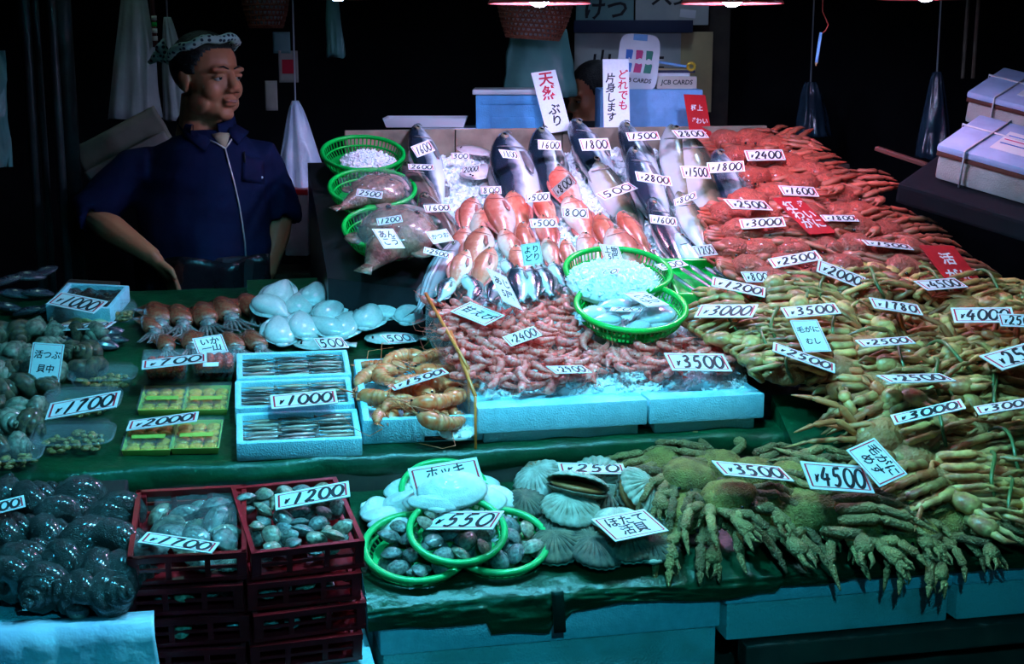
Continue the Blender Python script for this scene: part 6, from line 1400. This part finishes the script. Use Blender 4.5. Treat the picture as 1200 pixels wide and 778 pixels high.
# ================================================================== people
def remeshed(mb, voxel, m, name, smooth_it=6, fac=.5):
    me = mb.mesh('tmp', m, True); o = bpy.data.objects.new('tmp', me)
    md = o.modifiers.new('r', 'REMESH'); md.mode = 'VOXEL'; md.voxel_size = voxel; md.use_smooth_shade = True
    ms = o.modifiers.new('s', 'SMOOTH'); ms.iterations = smooth_it; ms.factor = fac
    out = baked(o); out.name = name
    bpy.data.objects.remove(o); bpy.data.meshes.remove(me); out.materials.clear(); out.materials.append(M[m])
    out.polygons.foreach_set('use_smooth', [True] * len(out.polygons)); return out
def head_pieces(mb, X):
    e = lambda c, r, Y=None: mb.ell(c, r, 20, 14, X=X if Y is None else X @ Y)
    e((-.014, 0, .036), (.097, .077, .090)); e((.028, 0, -.018), (.066, .063, .088)); e((.026, 0, -.072), (.058, .056, .048)); e((.066, 0, -.100), (.022, .026, .019))
    for s in (-1, 1):
        e((.056, s * .036, -.030), (.028, .026, .034)); e((.080, s * .026, .027), (.015, .030, .010)); e((.104, s * .012, -.032), (.011, .009, .008))
        e((-.008, s * .075, -.008), (.020, .009, .029)); e((-.013, s * .079, .003), (.014, .008, .019)); e((-.004, s * .073, -.032), (.010, .007, .010)); e((.02, s * .052, -.07), (.04, .016, .03))
    mb.tube([(.086, 0, .022), (.098, 0, -.004), (.112, 0, -.026), (.108, 0, -.032)], [.010, .012, .0145, .010], 10, X=X)
    e((.092, 0, -.058), (.013, .024, .0065)); e((.088, 0, -.070), (.014, .021, .008)); e((.078, 0, -.047), (.016, .020, .012))
    mb.tube([(-.026, 0, -.05), (-.034, 0, -.12), (-.045, 0, -.19)], [.056, .058, .066], 16, X=X)
def head_extras(r, X, band=True):
    for s in (-1, 1):
        ey = ob('eye', MB().ell((.0755, s * .031, .003), (.0125, .0125, .0100), 14, 10).mesh('human_eye', 'eyeball'), r, X)
        ob('iris', MB().ell((.0865, s * .031 + .001, .004), (.0035, .0055, .0055), 10, 8).mesh('human_iris', 'eye_black'), ey)
        ob('eyelid', MB().tube([(.078, s * .016, .006), (.0885, s * .026, .0115), (.086, s * .038, .0105), (.074, s * .047, .004)], [.003, .0058, .0058, .003], 6).mesh('eyelid', 'skin'), r, X)
        ob('eyebrow', MB().tube([(.094, s * .010, .029), (.094, s * .026, .036), (.080, s * .046, .032)], [.003, .0045, .002], 6, flat=.6).mesh('eyebrow', 'hair'), r, X)
    ob('lips', MB().tube([(.090, -.021, -.064), (.101, -.010, -.060), (.1045, 0, -.062), (.101, .010, -.060), (.090, .021, -.064)], [.002, .0045, .005, .0045, .002], 6).mesh('lips', 'lips'), r, X)
    # hair: a shell of the skull above the hairline
    mb = MB(); nu, nv = 72, 48; vs = []; fs = []; keep = []
    for i in range(nv + 1):
        th = PI * i / nv
        for j in range(nu):
            a = 2 * PI * j / nu; d = V((math.sin(th) * math.cos(a), math.sin(th) * math.sin(a), math.cos(th)))
            p = V((-.020, 0, .037)) + V((d.x * .099, d.y * .0835, d.z * .097)) * (1 + .012 * noise.noise(d * 9)); vs.append(p)
            line = .082 if p.x > .058 else (.082 - (.058 - p.x) * 2.2 if p.x > .030 else (.010 if p.x > -.018 else (-.012 - (-.018 - p.x) * 1.0)))
            keep.append(p.z > max(line, -.062))
    for i in range(nv):
        for j in range(nu):
            f = (i * nu + j, (i + 1) * nu + j, (i + 1) * nu + (j + 1) % nu, i * nu + (j + 1) % nu)
            if all(keep[k] for k in f): fs.append(f)
    ob('hair', mb.add(vs, fs).mesh('hair', 'hair', thick=.006), r, X)
    if band:
        C = V((-.018, 0, .080)); tl = math.radians(20)
        def ringp(a):
            p = V((.097 * math.cos(a), .086 * math.sin(a), .004 * math.sin(7 * a))); return C + V((p.x * math.cos(tl) - 0, p.y, p.z + p.x * math.sin(tl) * 1.05))
        hb = ob('headband', MB().ring(ringp, 60, .0125, 8).mesh('headband', 'towel'), r, X)
        kn = MB().ell((-.118, -.035, .050), (.022, .020, .018), 12, 8); kn.tube([(-.118, -.035, .05), (-.135, -.05, .085), (-.125, -.045, .105)], [.012, .016, .004], 8); kn.tube([(-.118, -.035, .05), (-.150, -.052, .055), (-.172, -.06, .035)], [.012, .016, .006], 8)
        ob('knot', kn.mesh('headband_knot', 'towel'), hb)
def towel_mat():
    m = mat('dotted_towel', (.30, .42, .38), rough=.9); nt = m.node_tree; b = nt.nodes['Principled BSDF']
    tc = nt.nodes.new('ShaderNodeTexCoord'); vo = nt.nodes.new('ShaderNodeTexVoronoi'); vo.inputs['Scale'].default_value = 75; vo.inputs['Randomness'].default_value = .25
    cr = nt.nodes.new('ShaderNodeValToRGB'); cr.color_ramp.elements[0].position = .30; cr.color_ramp.elements[0].color = (.02, .035, .05, 1); cr.color_ramp.elements[1].position = .42; cr.color_ramp.elements[1].color = (.42, .58, .52, 1)
    nt.links.new(tc.outputs['Object'], vo.inputs['Vector']); nt.links.new(vo.outputs['Distance'], cr.inputs['Fac']); nt.links.new(cr.outputs['Color'], b.inputs['Base Color']); return m
M['towel'] = towel_mat()
def limb(mb, pts, rads, X=None, n=14): mb.tube(pts, rads, n, X=X)
def hand_pieces(mb, wrist, d, side, curl=.5, sc_=1.0, thumb=1):
    """palm and five bent fingers from the wrist along d; side = direction across the palm towards the thumb"""
    d = d.normalized(); side = (side - d * side.dot(d)).normalized(); nrm = d.cross(side).normalized(); s = sc_
    c = wrist + d * .045 * s
    mb.ell((0, 0, 0), (.040 * s, .029 * s, .022 * s), 14, 10, X=frame(d, side, nrm, wrist + d * .008))
    mb.ell((0, 0, 0), (.052 * s, .040 * s, .016 * s), 16, 10, X=frame(d, side, nrm, c))
    for i, L in enumerate((.068, .076, .071, .056)):
        b0 = wrist + d * .082 * s + side * (.028 - .0185 * i) * s
        a1, a2 = curl * .6, curl * 1.4
        p1 = b0 + (d * math.cos(a1) + nrm * math.sin(a1)) * L * .5 * s; p2 = p1 + (d * math.cos(a2) + nrm * math.sin(a2)) * L * .32 * s; p3 = p2 + (d * math.cos(a2 * 1.3) + nrm * math.sin(a2 * 1.3)) * L * .24 * s
        mb.tube([b0 - d * .02 * s, b0, p1, p2, p3], [.0095 * s, .0098 * s, .009 * s, .0082 * s, .005 * s], 8)
    t0 = wrist + d * .026 * s + side * .026 * s; t1 = t0 + (d * .7 + side * .6).normalized() * .036 * s; t2 = t1 + (d * .9 + side * .15 + nrm * .25).normalized() * .030 * s
    mb.tube([t0 - side * .01, t0, t1, t2], [.012 * s, .0125 * s, .0105 * s, .006 * s], 8)

def seller():
    YB = 4.28
    base = W(240, 300, YB); base = V((base.x, YB, 0))
    r = empty('person', T(*base)); tag(r, 'man in a navy zipped jacket and dotted headband with a hand on his hip', 'person')
    Lc = lambda px, py, dy=0.0: W(px, py, YB + dy) - base
    HX = T(*Lc(244, 91, -.02)) @ RZ(math.radians(-38)) @ RY(math.radians(2)) @ Matrix.Diagonal((1.10, 1.12, 1.03, 1))
    body = MB(); head_pieces(body, HX)
    sR, eR, wR = Lc(158, 204, .0), Lc(104, 250, -.04), Lc(180, 302, -.17)   # arm with the hand on the hip
    sL, eL, wL = Lc(300, 188, .04), Lc(328, 252, .08), Lc(312, 322, .0)
    hipc = Lc(240, 318, .0); cx = Lc(238, 200, .02)
    yaw = math.radians(-16); xa = V((math.cos(yaw), math.sin(yaw), 0)); ya = V((-math.sin(yaw), math.cos(yaw), 0))
    def torso(mb, grow=0.0):
        rings = []
        for px, py, rx, ry in ((248, 149, .066, .062), (245, 157, .098, .080), (240, 172, .150, .098), (235, 200, .200, .118), (236, 240, .205, .128), (240, 275, .195, .132), (242, 310, .192, .130), (242, 345, .196, .130), (242, 380, .192, .128)):
            c = Lc(px, py, .01); rings.append([c + xa * ((rx + grow) * math.cos(a)) + ya * ((ry + grow) * math.sin(a)) for a in [2 * PI * k / 28 for k in range(28)]])
        mb.loft(rings)
    torso(body, -.012)
    limb(body, [sR, sR.lerp(eR, .5), eR, eR.lerp(wR, .35), eR.lerp(wR, .7), wR], [.055, .050, .043, .045, .035, .027])
    limb(body, [sL, sL.lerp(eL, .5), eL, eL.lerp(wL, .35), eL.lerp(wL, .7), wL], [.055, .050, .043, .045, .035, .027])
    hand_pieces(body, wR, Lc(206, 336, -.15) - wR, V((.55, -.75, .25)), .45)
    hand_pieces(body, wL, Lc(300, 350, -.02) - wL, V((-.4, -.9, 0)), .5)
    hz = .82; 
    for sx in (-1, 1):
        h0 = hipc + xa * (.09 * sx); h0.z = hz - .0; k0 = V((h0.x, h0.y - .01, .46)); a0 = V((h0.x, h0.y + .02, .08))
        limb(body, [V((h0.x, h0.y, .95)), h0, k0, V((a0.x, a0.y, .3)), a0], [.10, .095, .06, .055, .04]); body.ell(tuple(a0 + V((0, -.06, -.04))), (.045, .12, .04), 14, 8)
    ob('body', remeshed(body, .0042, 'skin', 'seller_body', 5), r)
    head_extras(r, HX)
    # jacket: torso, sleeves to the elbow
    jk = MB(); torso(jk, .012)
    for s_, e_, w_ in ((sR, eR, wR), (sL, eL, wL)):
        end = e_.lerp(w_, .10 if s_ is sR else .02)
        limb(jk, [s_ + (cx - s_) * .25, s_, s_.lerp(e_, .5), e_, end], [.085, .078, .072, .066, .064])
    jm = remeshed(jk, .008, 'jacket', 'jacket', 8)
    for v in jm.vertices:      # cloth folds
        p = v.co; q = noise.noise(V((p.x * 9, p.y * 9, p.z * 5))) * .010 + noise.noise(V((p.x * 3 + p.z * 14, p.y * 6, p.z * 20))) * .006
        v.co = p + v.normal * q
    jk_o = ob('jacket', jm, r)
    def front(px, py, out=.0):     # a point on the jacket's front, seen from the camera
        c = Lc(238, 200, .01); o3 = W(px, py, YB) - base; dr = (ray(px, py)).normalized(); o3 = o3 - dr * .6
        dg = None
        best = None
        return o3, dr
    from mathutils.bvhtree import BVHTree
    bv = BVHTree.FromPolygons([v.co.copy() for v in jm.vertices], [tuple(p.vertices) for p in jm.polygons])
    def onj(px, py, out=.004):
        o3, dr = front(px, py); h = bv.ray_cast(o3, dr); return (h[0] if h[0] else o3 + dr * .6) - dr * out
    ob('zip', MB().tube([onj(x, y) for x, y in ((264, 174), (268, 190), (274, 212), (280, 238), (284, 262), (287, 284), (288, 300))], .0026, 6).mesh('zip', 'zip'), jk_o)
    ob('zip', MB().tube([onj(245, 164), onj(254, 168), onj(264, 174)], .0026, 6).mesh('zip_lapel', 'zip'), jk_o)
    ob('zip', MB().tube([onj(273, 161), onj(269, 167), onj(264, 174)], .0026, 6).mesh('zip_lapel', 'zip'), jk_o)
    cr = []
    for z0, rr_ in ((0, .086), (.022, .082), (.034, .078), (.036, .070), (.02, .070), (0, .072)):
        c0 = Lc(244, 146, .0) + V((0, 0, z0 - .012)); cr.append([c0 + xa * (rr_ * math.cos(a)) + ya * (rr_ * .95 * math.sin(a)) + V((0, 0, .022 * math.sin(a) - .004 * math.cos(a))) for a in [math.radians(-42 + 300 * k / 27) for k in range(28)]])
    mb = MB(); mb.grid(lambda i, j: cr[round(j * 5)][round(i * 27)], 27, 5); ob('collar_stand', mb.mesh('collar_stand', 'jacket'), jk_o)
    # collar wings
    for A in (((214, 128), (232, 150), (246, 163), (240, 176), (216, 160), (206, 142)), ((268, 142), (278, 146), (292, 154), (280, 168), (272, 160), (268, 152))):
        pts = [onj(x, y, .014) for x, y in A]; c = sum(pts, V()) / len(pts)
        mb = MB().add([c] + pts, [(0, i + 1, (i + 1) % len(pts) + 1) for i in range(len(pts))]); ob('collar', mb.mesh('collar', 'jacket', True, thick=.008), jk_o)
    ob('pocket', MB().grid(lambda i, j: onj(284 + 26 * i, 182 + 30 * j + 4 * i, .004), 6, 6).mesh('pocket', 'jacket', thick=.002), jk_o)
    ob('pen', MB().tube([onj(286, 178, .008), onj(287, 190, .008)], .003, 6).mesh('pen', 'black_plastic'), jk_o)
    ob('button', MB().ell(tuple(onj(307, 208, .004)), (.004, .004, .004), 8, 6).mesh('button', 'card'), jk_o)
    # undershirt in the open neck
    up_ = [onj(x, y, .005) for x, y in ((248, 157), (258, 155), (270, 156), (267, 166), (264, 173), (256, 167))]; uc = sum(up_, V()) / 6
    ob('undershirt', MB().add([uc] + up_, [(0, i + 1, (i + 1) % 6 + 1) for i in range(6)]).mesh('undershirt', 'undershirt', thick=.002), r)
    tr = MB()
    for sx in (-1, 1):
        h0 = hipc + xa * (.09 * sx); limb(tr, [V((h0.x, h0.y, 1.0)), V((h0.x, h0.y, .80)), V((h0.x, h0.y - .01, .46)), V((h0.x, h0.y + .02, .10))], [.12, .115, .085, .075])
    tr.loft([[hipc + V((0, 0, dz)) + xa * (.205 * math.cos(a)) + ya * (.145 * math.sin(a)) for a in [2 * PI * k / 24 for k in range(24)]] for dz in (-.28, -.05)])
    ob('trousers', remeshed(tr, .012, 'trousers', 'trousers', 4), r)
    def ap(i, j):
        a = -PI * .95 + i * PI * .9; c = Lc(242, 318, .01) + V((0, 0, .06 - j * .45))
        return c + xa * ((.222 + .01 * math.sin(i * 20)) * math.cos(a)) + ya * ((.160 + .01 * math.sin(i * 26 + j * 6)) * math.sin(a)) + V((0, 0, .01 * math.sin(i * 15)))
    ob('apron', MB().grid(ap, 60, 16).mesh('apron', 'apron', thick=.003), r)
seller()
def seated():
    Yb = 5.24; base = W(690, 150, Yb); base = V((base.x, Yb, 0))
    r = empty('person', T(*base)); tag(r, 'man with short black hair sitting half hidden behind the tall signs', 'person')
    Lc = lambda px, py, dy=0.0: W(px, py, Yb + dy) - base
    HX = T(*Lc(695, 112)) @ RZ(math.radians(-158)) @ RY(math.radians(16)) @ Matrix.Scale(.94, 4); b = MB(); head_pieces(b, HX)
    c = Lc(698, 150)
    b.loft([[V((c.x + rx * math.cos(a), c.y + ry * math.sin(a), z)) for a in [2 * PI * k / 24 for k in range(24)]] for z, rx, ry in ((.50, .17, .13), (.8, .18, .12), (1.1, .20, .12), (c.z - .06, .20, .11), (c.z - .0, .12, .09), (c.z + .04, .06, .06))])
    for sx in (-1, 1):
        s0 = V((c.x + sx * .20, c.y, c.z - .07)); e0 = s0 + V((sx * .04, -.05, -.26)); w0 = e0 + V((-sx * .12, -.18, -.06)); limb(b, [s0, e0, w0], [.055, .045, .03]); hand_pieces(b, w0, V((-sx * .5, -.8, -.1)), V((0, 0, 1)), .6)
        limb(b, [V((c.x + sx * .09, c.y, .55)), V((c.x + sx * .10, c.y - .36, .52)), V((c.x + sx * .10, c.y - .34, .08))], [.09, .065, .045]); b.ell((c.x + sx * .10, c.y - .40, .04), (.045, .12, .04), 12, 8)
    ob('body', remeshed(b, .0065, 'skin', 'seated_body', 4), r); head_extras(r, HX, False)
    j = MB().loft([[V((c.x + rx * math.cos(a), c.y + ry * math.sin(a), z)) for a in [2 * PI * k / 24 for k in range(24)]] for z, rx, ry in ((.48, .19, .15), (.8, .20, .14), (1.1, .22, .14), (c.z - .06, .22, .13), (c.z - .0, .14, .11), (c.z + .03, .085, .085))])
    for sx in (-1, 1):
        s0 = V((c.x + sx * .20, c.y, c.z - .07)); e0 = s0 + V((sx * .04, -.05, -.26)); limb(j, [s0, e0, e0 + V((-sx * .09, -.14, -.045))], [.075, .06, .05])
    ob('shirt', remeshed(j, .012, 'trousers', 'shirt', 4), r)
    t_ = MB()
    for sx in (-1, 1): limb(t_, [V((c.x + sx * .09, c.y, .55)), V((c.x + sx * .10, c.y - .36, .52)), V((c.x + sx * .10, c.y - .34, .10))], [.115, .085, .07])
    ob('trousers', remeshed(t_, .014, 'trousers', 'seated_trousers', 4), r)
    o = ob('stool', MB().lathe([(.001, 0), (.17, 0), (.16, .44), (.18, .46), (.18, .49), (.001, .49)], 24).mesh('stool', 'dark_wood'), None, T(base.x + c.x, Yb + c.y, 0)); tag(o, 'dark round stool under the sitting man', 'stool')
seated()
bpy.data.scenes.remove(TMP)

# ================================================================== labels of the crowds: by the nearest price card
def shorten(t):
    for a, b in ((' the ', ' '), (' with a ', ' with '), (' lying ', ' '), (' large ', ' big '), (' in clear film', ''), (' with dark stripes', ''), (' legs tied in a band', ' tied legs'), (' amid big fish', ' amid fish'), (' legs swept aside', ' swept legs')):
        if len(t.split()) <= 16: break
        t = t.replace(a, b)
    return t
ORD = ('nearest', 'second', 'third', 'fourth', 'fifth', 'sixth', 'seventh', 'eighth', 'ninth', 'tenth', 'eleventh', 'twelfth')
bucket = {}
for o, ph, (px, py) in CROWD:
    rf = min(REFS, key=lambda q: (q[0] - px) ** 2 + ((q[1] - py) * 1.3) ** 2)
    dx, dy = px - rf[0], (py - rf[1]) * 1.3
    side = ('right of' if dx > 0 else 'left of') if abs(dx) > abs(dy) else ('in front of' if dy > 0 else 'behind')
    bucket.setdefault((ph, side, rf[2]), []).append((dx * dx + dy * dy, o))
for o, bx in SHR:
    px, py = proj(o.matrix_basis.translation); rf = min(REFS, key=lambda q: (q[0] - px) ** 2 + ((q[1] - py) * 1.3) ** 2); dx, dy = px - rf[0], (py - rf[1]) * 1.3
    side = ('right of' if dx > 0 else 'left of') if abs(dx) > abs(dy) else ('in front of' if dy > 0 else 'behind')
    o['label'] = 'pink shrimp in the %s heap %s %s' % ('large' if bx == 'left' else 'small', side, rf[2])
for (ph, side, ref), lst in bucket.items():
    lst.sort(key=lambda q: q[0])
    for i, (_, o) in enumerate(lst):
        o['label'] = shorten((ph + ' ' + side + ' ' + ref) if len(lst) == 1 else (ORD[min(i, 11)] + ' ' + ph + ' ' + side + ' ' + ref))
